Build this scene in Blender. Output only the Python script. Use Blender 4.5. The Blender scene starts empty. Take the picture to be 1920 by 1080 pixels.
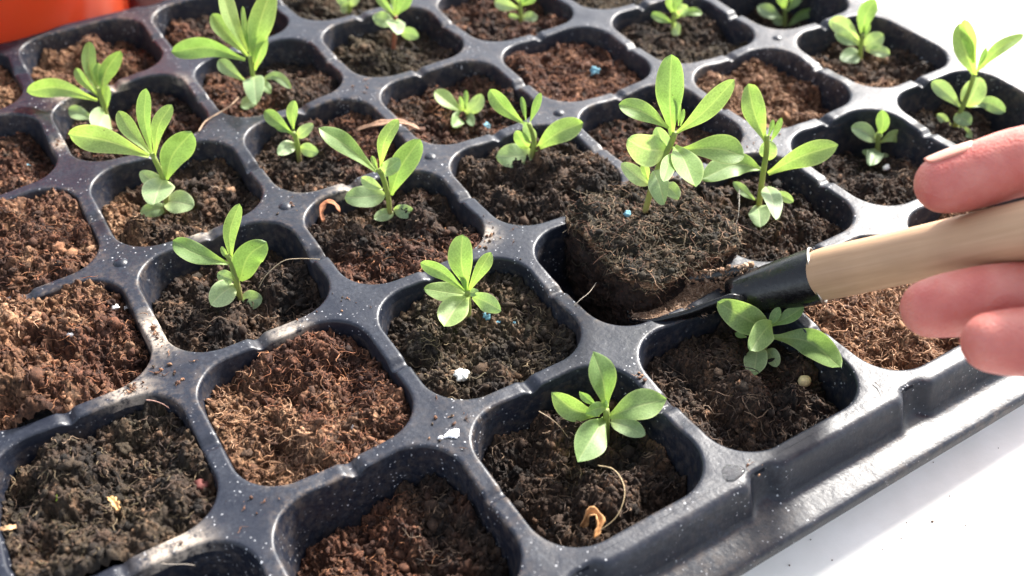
import bpy, bmesh, math, random
import numpy as np
from mathutils import Matrix, Vector

# ------------------------------------------------------------------ camera
F = 1902.80518
R = np.array([[0.850286214, -0.526313242, 0.00277956813],
              [-0.351482558, -0.571753292, -0.741321917],
              [0.391756768, 0.629358836, -0.671143867]])
C = np.array([-0.145424039, -0.119970501, 0.188749144])
scene = bpy.context.scene
COL = scene.collection
cd = bpy.data.cameras.new('camera')
cam = bpy.data.objects.new('camera', cd)
COL.objects.link(cam)
U_, _, V_ = np.linalg.svd(R)
RO = U_ @ V_
mw = np.eye(4)
mw[:3, 0] = RO[0]; mw[:3, 1] = -RO[1]; mw[:3, 2] = -RO[2]; mw[:3, 3] = C
cam.matrix_world = Matrix(mw.tolist())
cd.sensor_width = 36.0
cd.lens = F / 1920 * 36.0
cd.clip_start = 0.01
cd.clip_end = 50
cd.dof.use_dof = True
cd.dof.focus_distance = 0.270
cd.dof.aperture_fstop = 13.0
scene.camera = cam

# ------------------------------------------------------------------ light
SAZ = np.array([0.955, 0.30]); SAZ = SAZ / np.linalg.norm(SAZ)
SEL = math.radians(38)
sd = Vector((SAZ[0] * math.cos(SEL), SAZ[1] * math.cos(SEL), math.sin(SEL)))
w = bpy.data.worlds.new('World'); scene.world = w; w.use_nodes = True
nt = w.node_tree
sky = nt.nodes.new('ShaderNodeTexSky'); sky.sky_type = 'NISHITA'; sky.sun_disc = False
sky.sun_elevation = SEL; sky.sun_rotation = math.atan2(SAZ[0], SAZ[1])
bg = nt.nodes['Background']; bg.inputs[1].default_value = 0.072
sky.dust_density = 3.0
hs = nt.nodes.new('ShaderNodeHueSaturation'); hs.inputs['Saturation'].default_value = .45
nt.links.new(sky.outputs[0], hs.inputs['Color']); nt.links.new(hs.outputs[0], bg.inputs[0])
sl = bpy.data.lights.new('sun', 'SUN'); sl.energy = 2.5; sl.angle = math.radians(7)
sl.color = (1.0, 0.95, 0.88)
so = bpy.data.objects.new('sun', sl); COL.objects.link(so)
so.rotation_euler = sd.to_track_quat('Z', 'Y').to_euler()
scene.view_settings.view_transform = 'Standard'
scene.view_settings.look = 'None'
scene.view_settings.exposure = 2.5
scene.view_settings.gamma = 1.0

# ------------------------------------------------------------------ helpers
rng = np.random.default_rng(7)
MM = 0.001


def ray(px, py):
    d = R.T @ np.array([(px - 960) / F, (py - 540) / F, 1.0])
    return d


def at_depth(px, py, d):
    return C + ray(px, py) * d


def at_z(px, py, z):
    d = ray(px, py)
    return C + d * ((z - C[2]) / d[2])


def at_plane(px, py, P0, n):
    d = ray(px, py)
    return C + d * (np.dot(P0 - C, n) / np.dot(d, n))


def depth(P):
    return float(R[2] @ (np.asarray(P) - C))


def norm(v):
    return v / (np.linalg.norm(v) + 1e-12)


def tagit(o, label=None, cat=None, group=None, kind=None):
    if label: o['label'] = label
    if cat: o['category'] = cat
    if group: o['group'] = group
    if kind: o['kind'] = kind
    return o


def empty(name, loc, label, cat, group=None):
    o = bpy.data.objects.new(name, None)
    COL.objects.link(o); o.location = loc
    o.empty_display_size = 0.005
    return tagit(o, label, cat, group)


def mesh(name, V, faces, mat, parent=None, smooth=True, col=None, uv=None, org=None):
    """V (n,3) world coordinates; faces: list of index arrays of shape (m,k)."""
    V = np.asarray(V, dtype=np.float64)
    org = np.zeros(3) if org is None else np.asarray(org)
    me = bpy.data.meshes.new(name)
    me.vertices.add(len(V))
    me.vertices.foreach_set('co', (V - org).astype(np.float32).ravel())
    faces = [np.asarray(f, dtype=np.int32) for f in faces if len(f)]
    nl = sum(f.size for f in faces); nf = sum(len(f) for f in faces)
    me.loops.add(nl); me.polygons.add(nf)
    me.loops.foreach_set('vertex_index', np.concatenate([f.ravel() for f in faces]))
    tot = np.concatenate([np.full(len(f), f.shape[1], np.int32) for f in faces])
    st = np.concatenate([[0], np.cumsum(tot)[:-1]]).astype(np.int32)
    me.polygons.foreach_set('loop_start', st)
    me.polygons.foreach_set('loop_total', tot)
    me.update(calc_edges=True)
    me.validate()
    if smooth:
        me.polygons.foreach_set('use_smooth', np.ones(len(me.polygons), dtype=bool))
    if col is not None:
        a = me.color_attributes.new('Col', 'FLOAT_COLOR', 'POINT')
        c4 = np.ones((len(V), 4), np.float32); c4[:, :3] = col
        a.data.foreach_set('color', c4.ravel())
    if uv is not None:
        ul = me.uv_layers.new(name='UVMap')
        idx = np.concatenate([f.ravel() for f in faces])
        ul.data.foreach_set('uv', np.asarray(uv, np.float32)[idx].ravel())
    me.materials.append(mat)
    o = bpy.data.objects.new(name, me)
    COL.objects.link(o)
    if parent is not None:
        o.parent = parent
        o.location = Vector(org.tolist()) - Vector(parent.location)
    else:
        o.location = org.tolist()
    return o


def grid_faces(nu, nv, wrap_u=False, off=0):
    """vertices indexed i*nv+j, i in nu, j in nv"""
    iu = np.arange(nu if wrap_u else nu - 1); jv = np.arange(nv - 1)
    I, J = np.meshgrid(iu, jv, indexing='ij')
    I2 = (I + 1) % nu
    return np.stack([I * nv + J, I2 * nv + J, I2 * nv + J + 1, I * nv + J + 1], -1).reshape(-1, 4) + off


def tube(pts, rad, n=10, cap=True):
    pts = np.asarray(pts, float); k = len(pts)
    rad = np.broadcast_to(np.asarray(rad, float), (k,))
    T = np.gradient(pts, axis=0); T /= np.linalg.norm(T, axis=1)[:, None] + 1e-12
    ref = np.array([0, 0, 1.0]) if abs(T[0][2]) < .9 else np.array([1.0, 0, 0])
    a = norm(np.cross(ref, T[0])); V = []
    for i in range(k):
        a = norm(a - T[i] * np.dot(a, T[i])); b = np.cross(T[i], a)
        th = np.linspace(0, 2 * np.pi, n, endpoint=False)
        V.append(pts[i] + rad[i] * (np.cos(th)[:, None] * a + np.sin(th)[:, None] * b))
    V = np.concatenate(V)
    f = []
    for i in range(k - 1):
        j = np.arange(n)
        f.append(np.stack([i * n + j, i * n + (j + 1) % n, (i + 1) * n + (j + 1) % n, (i + 1) * n + j], -1))
    f = np.concatenate(f)
    caps = []
    if cap:
        caps = [np.arange(n)[::-1][None], (np.arange(n) + (k - 1) * n)[None]]
    return V, [f] + caps


def smooth_path(P, n):
    """Catmull-Rom through points"""
    P = np.asarray(P, float)
    if len(P) == 2:
        t = np.linspace(0, 1, n)[:, None]; return P[0] * (1 - t) + P[1] * t
    Q = np.vstack([2 * P[0] - P[1], P, 2 * P[-1] - P[-2]])
    out = []
    for s in np.linspace(0, len(P) - 1 - 1e-6, n):
        i = int(s); t = s - i
        p0, p1, p2, p3 = Q[i:i + 4]
        out.append(.5 * ((2 * p1) + (-p0 + p2) * t + (2 * p0 - 5 * p1 + 4 * p2 - p3) * t * t + (-p0 + 3 * p1 - 3 * p2 + p3) * t ** 3))
    return np.array(out)


_tab = [np.random.default_rng(100 + k).random((128, 128)) for k in range(8)]


def vnoise(x, y, k=0):
    t = _tab[k % 8]
    xi = np.floor(x).astype(int); yi = np.floor(y).astype(int)
    fx = x - xi; fy = y - yi
    fx = fx * fx * (3 - 2 * fx); fy = fy * fy * (3 - 2 * fy)
    a = t[xi % 128, yi % 128]; b = t[(xi + 1) % 128, yi % 128]
    c = t[xi % 128, (yi + 1) % 128]; d = t[(xi + 1) % 128, (yi + 1) % 128]
    return (a * (1 - fx) + b * fx) * (1 - fy) + (c * (1 - fx) + d * fx) * fy - .5


# ------------------------------------------------------------------ materials
def newmat(name):
    m = bpy.data.materials.new(name); m.use_nodes = True
    nt = m.node_tree; b = nt.nodes['Principled BSDF']
    return m, nt, b


def N(nt, typ, **kw):
    n = nt.nodes.new(typ)
    for k, v in kw.items():
        if k.startswith('i_'):
            key = k[2:]
            key = int(key) if key.isdigit() else key.replace('_', ' ')
            n.inputs[key].default_value = v
        else:
            setattr(n, k, v)
    return n


def ramp(nt, src, stops):
    r = nt.nodes.new('ShaderNodeValToRGB')
    el = r.color_ramp.elements
    while len(el) > len(stops): el.remove(el[-1])
    while len(el) < len(stops): el.new(.5)
    for e, (p, c) in zip(el, stops):
        e.position = p; e.color = (c[0], c[1], c[2], 1) if not isinstance(c, (int, float)) else (c, c, c, 1)
    nt.links.new(src, r.inputs[0])
    return r


def mixc(nt, fac, a, b, blend='MIX'):
    m = nt.nodes.new('ShaderNodeMix'); m.data_type = 'RGBA'; m.blend_type = blend
    for s, v in ((0, fac), (6, a), (7, b)):
        if isinstance(v, bpy.types.NodeSocket): nt.links.new(v, m.inputs[s])
        elif s == 0: m.inputs[0].default_value = v
        else: m.inputs[s].default_value = (v[0], v[1], v[2], 1)
    return m.outputs[2]


def objco(nt, scale=1.0):
    g = nt.nodes.new('ShaderNodeNewGeometry')
    return g.outputs['Position']


def plastic_mat():
    m, nt, b = newmat('slate_plastic')
    pos = objco(nt)
    n1 = N(nt, 'ShaderNodeTexNoise', i_Scale=900.0, i_Detail=5.0, i_Roughness=.65); nt.links.new(pos, n1.inputs['Vector'])
    n2 = N(nt, 'ShaderNodeTexNoise', i_Scale=75.0, i_Detail=4.0, i_Roughness=.6); nt.links.new(pos, n2.inputs['Vector'])
    big = N(nt, 'ShaderNodeTexNoise', i_Scale=48.0, i_Detail=4.0, i_Roughness=.6); nt.links.new(pos, big.inputs['Vector'])
    dustmask = ramp(nt, n1.outputs['Fac'], [(.42, 0.0), (.75, 1.0)])
    patch = ramp(nt, n2.outputs['Fac'], [(.36, 0.12), (.66, 1.0)])
    mul = N(nt, 'ShaderNodeMath', operation='MULTIPLY'); nt.links.new(dustmask.outputs[0], mul.inputs[0]); nt.links.new(patch.outputs[0], mul.inputs[1])
    mul2 = N(nt, 'ShaderNodeMath', operation='MULTIPLY'); nt.links.new(mul.outputs[0], mul2.inputs[0]); mul2.inputs[1].default_value = .24
    base = mixc(nt, mul2.outputs[0], (0.0080, 0.0105, 0.0190), (.115, .13, .16))
    # pale specks of dried splashes
    dn = N(nt, 'ShaderNodeTexNoise', i_Scale=2600.0, i_Detail=2.0); nt.links.new(pos, dn.inputs['Vector'])
    dm = N(nt, 'ShaderNodeVectorMath', operation='MULTIPLY_ADD'); nt.links.new(dn.outputs['Color'], dm.inputs[0]); dm.inputs[1].default_value = (.0007, .0007, .0007); nt.links.new(pos, dm.inputs[2])
    for sc, thr, amt in ((900.0, .22, .6), (480.0, .14, .9), (200.0, .07, .95)):
        vo = N(nt, 'ShaderNodeTexVoronoi', i_Scale=sc, i_Randomness=1.0); nt.links.new(dm.outputs[0], vo.inputs['Vector'])
        lt = ramp(nt, vo.outputs['Distance'], [(thr * .6, 1.0), (thr, 0.0)])
        gate = ramp(nt, big.outputs['Fac'], [(.46, .05), (.58, 1.0)])
        # only some of the cells carry a speck
        sep = N(nt, 'ShaderNodeSeparateColor'); nt.links.new(vo.outputs['Color'], sep.inputs[0])
        pick = N(nt, 'ShaderNodeMath', operation='GREATER_THAN'); nt.links.new(sep.outputs[0], pick.inputs[0]); pick.inputs[1].default_value = .62
        q = N(nt, 'ShaderNodeMath', operation='MULTIPLY'); nt.links.new(lt.outputs[0], q.inputs[0]); nt.links.new(pick.outputs[0], q.inputs[1])
        q2 = N(nt, 'ShaderNodeMath', operation='MULTIPLY'); nt.links.new(q.outputs[0], q2.inputs[0]); nt.links.new(gate.outputs[0], q2.inputs[1])
        q3 = N(nt, 'ShaderNodeMath', operation='MULTIPLY'); nt.links.new(q2.outputs[0], q3.inputs[0]); q3.inputs[1].default_value = amt
        base = mixc(nt, q3.outputs[0], base, (.66, .67, .70))
    # soil film left near the rims (stored on the mesh)
    at = N(nt, 'ShaderNodeAttribute', attribute_name='Col')
    film = N(nt, 'ShaderNodeTexNoise', i_Scale=420.0, i_Detail=6.0, i_Roughness=.7); nt.links.new(pos, film.inputs['Vector'])
    fr = ramp(nt, film.outputs['Fac'], [(.45, 0.0), (.62, 1.0)])
    sepa = N(nt, 'ShaderNodeSeparateColor'); nt.links.new(at.outputs['Color'], sepa.inputs[0])
    fm = N(nt, 'ShaderNodeMath', operation='MULTIPLY'); nt.links.new(fr.outputs[0], fm.inputs[0]); nt.links.new(sepa.outputs[0], fm.inputs[1])
    base = mixc(nt, fm.outputs[0], base, (.15, .115, .09))
    lr = ramp(nt, film.outputs['Fac'], [(.36, 0.0), (.55, 1.0)])
    lm = N(nt, 'ShaderNodeMath', operation='MULTIPLY'); nt.links.new(lr.outputs[0], lm.inputs[0]); nt.links.new(sepa.outputs[1], lm.inputs[1])
    base = mixc(nt, lm.outputs[0], base, (.40, .34, .28))
    nt.links.new(base, b.inputs['Base Color'])
    rr = ramp(nt, n2.outputs['Fac'], [(.3, .35), (.7, .47)])
    nt.links.new(rr.outputs[0], b.inputs['Roughness'])
    b.inputs['Specular IOR Level'].default_value = .42
    bp = N(nt, 'ShaderNodeBump', i_Strength=.25, i_Distance=.0003); nt.links.new(n1.outputs['Fac'], bp.inputs['Height'])
    bp2 = N(nt, 'ShaderNodeBump', i_Strength=.35, i_Distance=.0012); nt.links.new(n2.outputs['Fac'], bp2.inputs['Height']); nt.links.new(bp.outputs[0], bp2.inputs['Normal'])
    nt.links.new(bp2.outputs[0], b.inputs['Normal'])
    return m


def soil_mat(name='compost', rough=.85, fine=1500.0):
    m, nt, b = newmat(name)
    pos = objco(nt)
    at = N(nt, 'ShaderNodeAttribute', attribute_name='Col')
    n1 = N(nt, 'ShaderNodeTexNoise', i_Scale=fine, i_Detail=5.0, i_Roughness=.7); nt.links.new(pos, n1.inputs['Vector'])
    r1 = ramp(nt, n1.outputs['Fac'], [(.3, .45), (.5, .95), (.72, 1.9)])
    c = mixc(nt, 1.0, at.outputs['Color'], r1.outputs[0], 'MULTIPLY')
    nt.links.new(c, b.inputs['Base Color'])
    b.inputs['Roughness'].default_value = rough
    b.inputs['Specular IOR Level'].default_value = .35
    bp = N(nt, 'ShaderNodeBump', i_Strength=.8, i_Distance=.0004); nt.links.new(n1.outputs['Fac'], bp.inputs['Height'])
    nt.links.new(bp.outputs[0], b.inputs['Normal'])
    return m


def leaf_mat(name, dark, light, transl):
    m, nt, b = newmat(name)
    uv = N(nt, 'ShaderNodeUVMap', uv_map='UVMap')
    sep = N(nt, 'ShaderNodeSeparateXYZ'); nt.links.new(uv.outputs[0], sep.inputs[0])
    # distance from midrib 0..1
    s1 = N(nt, 'ShaderNodeMath', operation='SUBTRACT'); nt.links.new(sep.outputs[0], s1.inputs[0]); s1.inputs[1].default_value = .5
    ab = N(nt, 'ShaderNodeMath', operation='ABSOLUTE'); nt.links.new(s1.outputs[0], ab.inputs[0])
    m2 = N(nt, 'ShaderNodeMath', operation='MULTIPLY'); nt.links.new(ab.outputs[0], m2.inputs[0]); m2.inputs[1].default_value = 2.0
    pos = objco(nt)
    n = N(nt, 'ShaderNodeTexNoise', i_Scale=260.0, i_Detail=4.0); nt.links.new(pos, n.inputs['Vector'])
    nr = ramp(nt, n.outputs['Fac'], [(.3, 0.0), (.7, 1.0)])
    c = mixc(nt, nr.outputs[0], dark, light)
    fine = N(nt, 'ShaderNodeTexNoise', i_Scale=2200.0, i_Detail=2.0); nt.links.new(pos, fine.inputs['Vector'])
    fr = ramp(nt, fine.outputs['Fac'], [(.35, .86), (.65, 1.12)])
    c = mixc(nt, 1.0, c, fr.outputs[0], 'MULTIPLY')
    # side veins
    wv = N(nt, 'ShaderNodeTexWave', i_Scale=3.2, i_Distortion=1.2, i_Detail=1.0); wv.bands_direction = 'Y'
    mp = N(nt, 'ShaderNodeCombineXYZ')
    sub = N(nt, 'ShaderNodeMath', operation='MULTIPLY_ADD'); nt.links.new(m2.outputs[0], sub.inputs[0]); sub.inputs[1].default_value = -.35; nt.links.new(sep.outputs[1], sub.inputs[2])
    nt.links.new(sub.outputs[0], mp.inputs[1]); nt.links.new(mp.outputs[0], wv.inputs['Vector'])
    vr = ramp(nt, wv.outputs['Fac'], [(.86, 0.0), (1.0, .16)])
    c = mixc(nt, vr.outputs[0], c, (light[0] * 1.5, light[1] * 1.4, light[2] * 1.5))
    # pale midrib; pale rim, with the leaf edge's highlight put into the colour
    mr = ramp(nt, m2.outputs[0], [(0.0, .55), (.10, 0.0), (.86, 0.0), (1.0, .60)])
    c = mixc(nt, mr.outputs[0], c, (light[0] * 1.75, light[1] * 1.45, light[2] * 1.6))
    # petiole end is pale
    pr = ramp(nt, sep.outputs[1], [(0.0, .55), (.30, 0.0)])
    c = mixc(nt, pr.outputs[0], c, (light[0] * 1.7, light[1] * 1.5, light[2] * 1.0))
    sp1 = N(nt, 'ShaderNodeTexNoise', i_Scale=1300.0, i_Detail=3.0); nt.links.new(pos, sp1.inputs['Vector'])
    sr1 = ramp(nt, sp1.outputs['Fac'], [(.70, 0.0), (.76, .75)])
    c = mixc(nt, sr1.outputs[0], c, (.09, .055, .03))
    oi = N(nt, 'ShaderNodeObjectInfo')
    hv = N(nt, 'ShaderNodeHueSaturation')
    mr1 = N(nt, 'ShaderNodeMapRange'); nt.links.new(oi.outputs['Random'], mr1.inputs[0]); mr1.inputs[3].default_value = .78; mr1.inputs[4].default_value = 1.14
    nt.links.new(mr1.outputs[0], hv.inputs['Value']); nt.links.new(c, hv.inputs['Color'])
    mr2 = N(nt, 'ShaderNodeMapRange'); nt.links.new(oi.outputs['Random'], mr2.inputs[0]); mr2.inputs[3].default_value = .515; mr2.inputs[4].default_value = .49
    nt.links.new(mr2.outputs[0], hv.inputs['Hue'])
    c = hv.outputs[0]
    nt.links.new(c, b.inputs['Base Color'])
    b.inputs['Roughness'].default_value = .48
    b.inputs['Specular IOR Level'].default_value = .45
    bp = N(nt, 'ShaderNodeBump', i_Strength=.35, i_Distance=.0004)
    ht = N(nt, 'ShaderNodeMath', operation='MULTIPLY_ADD'); nt.links.new(mr.outputs[0], ht.inputs[0]); ht.inputs[1].default_value = -.8; nt.links.new(n.outputs['Fac'], ht.inputs[2])
    ht2 = N(nt, 'ShaderNodeMath', operation='MULTIPLY_ADD'); nt.links.new(fine.outputs['Fac'], ht2.inputs[0]); ht2.inputs[1].default_value = .3; nt.links.new(ht.outputs[0], ht2.inputs[2])
    nt.links.new(ht2.outputs[0], bp.inputs['Height']); nt.links.new(bp.outputs[0], b.inputs['Normal'])
    tr = N(nt, 'ShaderNodeBsdfTranslucent')
    tc = mixc(nt, 1.0, c, (1.2, 1.3, .60), 'MULTIPLY')
    nt.links.new(tc, tr.inputs['Color'])
    ms = N(nt, 'ShaderNodeMixShader', i_0=transl)
    nt.links.new(b.outputs[0], ms.inputs[1]); nt.links.new(tr.outputs[0], ms.inputs[2])
    nt.links.new(ms.outputs[0], nt.nodes['Material Output'].inputs['Surface'])
    return m


def simple(name, col, rough=.6, spec=.5, sss=0, noise=None, bump=None, metal=0, trans=0):
    m, nt, b = newmat(name)
    b.inputs['Base Color'].default_value = (*col, 1)
    b.inputs['Roughness'].default_value = rough
    b.inputs['Specular IOR Level'].default_value = spec
    b.inputs['Metallic'].default_value = metal
    pos = objco(nt)
    if sss:
        b.inputs['Subsurface Weight'].default_value = sss
        b.inputs['Subsurface Radius'].default_value = (1.0, .4, .25)
        b.inputs['Subsurface Scale'].default_value = .003
    if noise:
        sc, lo, hi = noise
        n = N(nt, 'ShaderNodeTexNoise', i_Scale=sc, i_Detail=5.0, i_Roughness=.6); nt.links.new(pos, n.inputs['Vector'])
        r = ramp(nt, n.outputs['Fac'], [(.3, lo), (.7, hi)])
        nt.links.new(mixc(nt, 1.0, col, r.outputs[0], 'MULTIPLY'), b.inputs['Base Color'])
    if bump:
        sc, st, di = bump
        n = N(nt, 'ShaderNodeTexNoise', i_Scale=sc, i_Detail=4.0); nt.links.new(pos, n.inputs['Vector'])
        bp = N(nt, 'ShaderNodeBump', i_Strength=st, i_Distance=di); nt.links.new(n.outputs['Fac'], bp.inputs['Height'])
        nt.links.new(bp.outputs[0], b.inputs['Normal'])
    if trans:
        tr = N(nt, 'ShaderNodeBsdfTranslucent'); tr.inputs[0].default_value = (*[min(1, c * 1.1) for c in col], 1)
        ms = N(nt, 'ShaderNodeMixShader', i_0=trans)
        nt.links.new(b.outputs[0], ms.inputs[1]); nt.links.new(tr.outputs[0], ms.inputs[2])
        nt.links.new(ms.outputs[0], nt.nodes['Material Output'].inputs['Surface'])
    return m


M_TRAY = plastic_mat()
M_SOIL = soil_mat()
M_FIB = soil_mat('coir_fibre', .7, 900.0)
M_LEAF = leaf_mat('true_leaf', (.215, .325, .105), (.285, .415, .150), .44)
M_COT = leaf_mat('seed_leaf', (.285, .395, .190), (.345, .455, .235), .38)
M_STEM = simple('green_stem', (.26, .33, .09), .5, .4, sss=.0, noise=(300, .8, 1.2), trans=.45)
nt_ = M_STEM.node_tree; uv_ = N(nt_, 'ShaderNodeUVMap', uv_map='UVMap'); sx_ = N(nt_, 'ShaderNodeSeparateXYZ'); nt_.links.new(uv_.outputs[0], sx_.inputs[0])
sr_ = ramp(nt_, sx_.outputs[1], [(0.05, (.30, .17, .11)), (.35, (.33, .27, .12)), (.65, (.30, .37, .11))])
nt_.links.new(sr_.outputs[0], nt_.nodes['Principled BSDF'].inputs['Base Color'])
M_STEMR = simple('reddish_stem', (.30, .14, .09), .5, .4, noise=(300, .8, 1.2), trans=.4)

# ------------------------------------------------------------------ bench (the surface the tray stands on)
ZB = -0.0255


def bench():
    m, nt, b = newmat('pale_bench')
    pos = objco(nt)
    n = N(nt, 'ShaderNodeTexNoise', i_Scale=55.0, i_Detail=6.0, i_Roughness=.65); nt.links.new(pos, n.inputs['Vector'])
    r = ramp(nt, n.outputs['Fac'], [(.3, (.74, .72, .67)), (.7, (.84, .82, .78))])
    vo = N(nt, 'ShaderNodeTexVoronoi', i_Scale=75.0); nt.links.new(pos, vo.inputs['Vector'])
    sp = ramp(nt, vo.outputs['Distance'], [(.045, .6), (.09, 0.0)])
    c = mixc(nt, sp.outputs[0], r.outputs[0], (.38, .33, .28))
    nt.links.new(c, b.inputs['Base Color'])
    b.inputs['Roughness'].default_value = .5
    bp = N(nt, 'ShaderNodeBump', i_Strength=.2, i_Distance=.001); nt.links.new(n.outputs['Fac'], bp.inputs['Height']); nt.links.new(bp.outputs[0], b.inputs['Normal'])
    x0, x1, y0, y1 = -.9, 1.6, -.6, 2.2
    z0, z1 = ZB - .03, ZB
    V = [(x, y, z) for z in (z0, z1) for y in (y0, y1) for x in (x0, x1)]
    o = mesh('bench_top', V, [np.array([[0, 2, 3, 1], [4, 5, 7, 6], [0, 1, 5, 4], [2, 6, 7, 3], [0, 4, 6, 2], [1, 3, 7, 5]])], m, smooth=False)
    tagit(o, 'pale grey white bench surface under the tray', None, None, 'structure')


bench()

# ------------------------------------------------------------------ tray
P = .05
UMIN, UMAX, VMIN, VMAX = -4, 3, 0, 5
HALF, RC = .0237, .0128


def rr_rad(th, half, rc):
    c_, s_ = np.abs(np.cos(th)), np.abs(np.sin(th))
    dx, dy = np.maximum(c_, s_), np.minimum(c_, s_)
    c = half - rc
    t = half / dx
    hit = t * dy > c
    dc = (dx + dy) * c
    disc = np.maximum(dc * dc - (2 * c * c - rc * rc), 0)
    return np.where(hit, dc + np.sqrt(disc), t)


NA = 160
TH = (np.arange(NA) + .5) * 2 * np.pi / NA
TH = np.sort(np.concatenate([(np.arange(NA)) * 2 * np.pi / NA]))


def sq_rad(th, half):
    return half / np.maximum(np.abs(np.cos(th)), np.abs(np.sin(th)))


def groove(x, y, u, v):
    """notch cut across the middle of each dividing ridge; local coordinates"""
    ax, ay = np.abs(x), np.abs(y)
    vert = ax > ay
    t = np.where(vert, y, x)
    near = np.maximum(ax, ay)
    eu = np.where(vert, 2 * u + np.sign(x), 2 * u) ; ev = np.where(vert, 2 * v, 2 * v + np.sign(y))
    h1 = _tab[0][(eu.astype(int) * 7 + 40) % 128, (ev.astype(int) * 5 + 40) % 128]
    h2 = _tab[1][(eu.astype(int) * 7 + 40) % 128, (ev.astype(int) * 5 + 40) % 128]
    tt = t - (h1 - .5) * .005
    b = np.exp(-np.abs(tt / (.0011 + .0008 * h2)) ** 3)
    dip = .0009 * h1 * np.exp(-(t / .008) ** 4)
    f = np.clip((near - .0195) / .0035, 0, 1)
    return (b * (.0008 + .0014 * h2) + dip) * f


def edge_damp(u, v, x, y):
    """no notch on the outer border of the tray"""
    ax, ay = np.abs(x), np.abs(y)
    k = np.ones_like(x)
    if v == VMIN: k = np.where((ay >= ax) & (y < 0), 0, k)
    if v == VMAX: k = np.where((ay >= ax) & (y > 0), 0, k)
    if u == UMIN: k = np.where((ax > ay) & (x < 0), 0, k)
    if u == UMAX: k = np.where((ax > ay) & (x > 0), 0, k)
    return k


def half_at(zd):
    return HALF - .0011 - .105 * max(0, zd - .0015)


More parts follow.
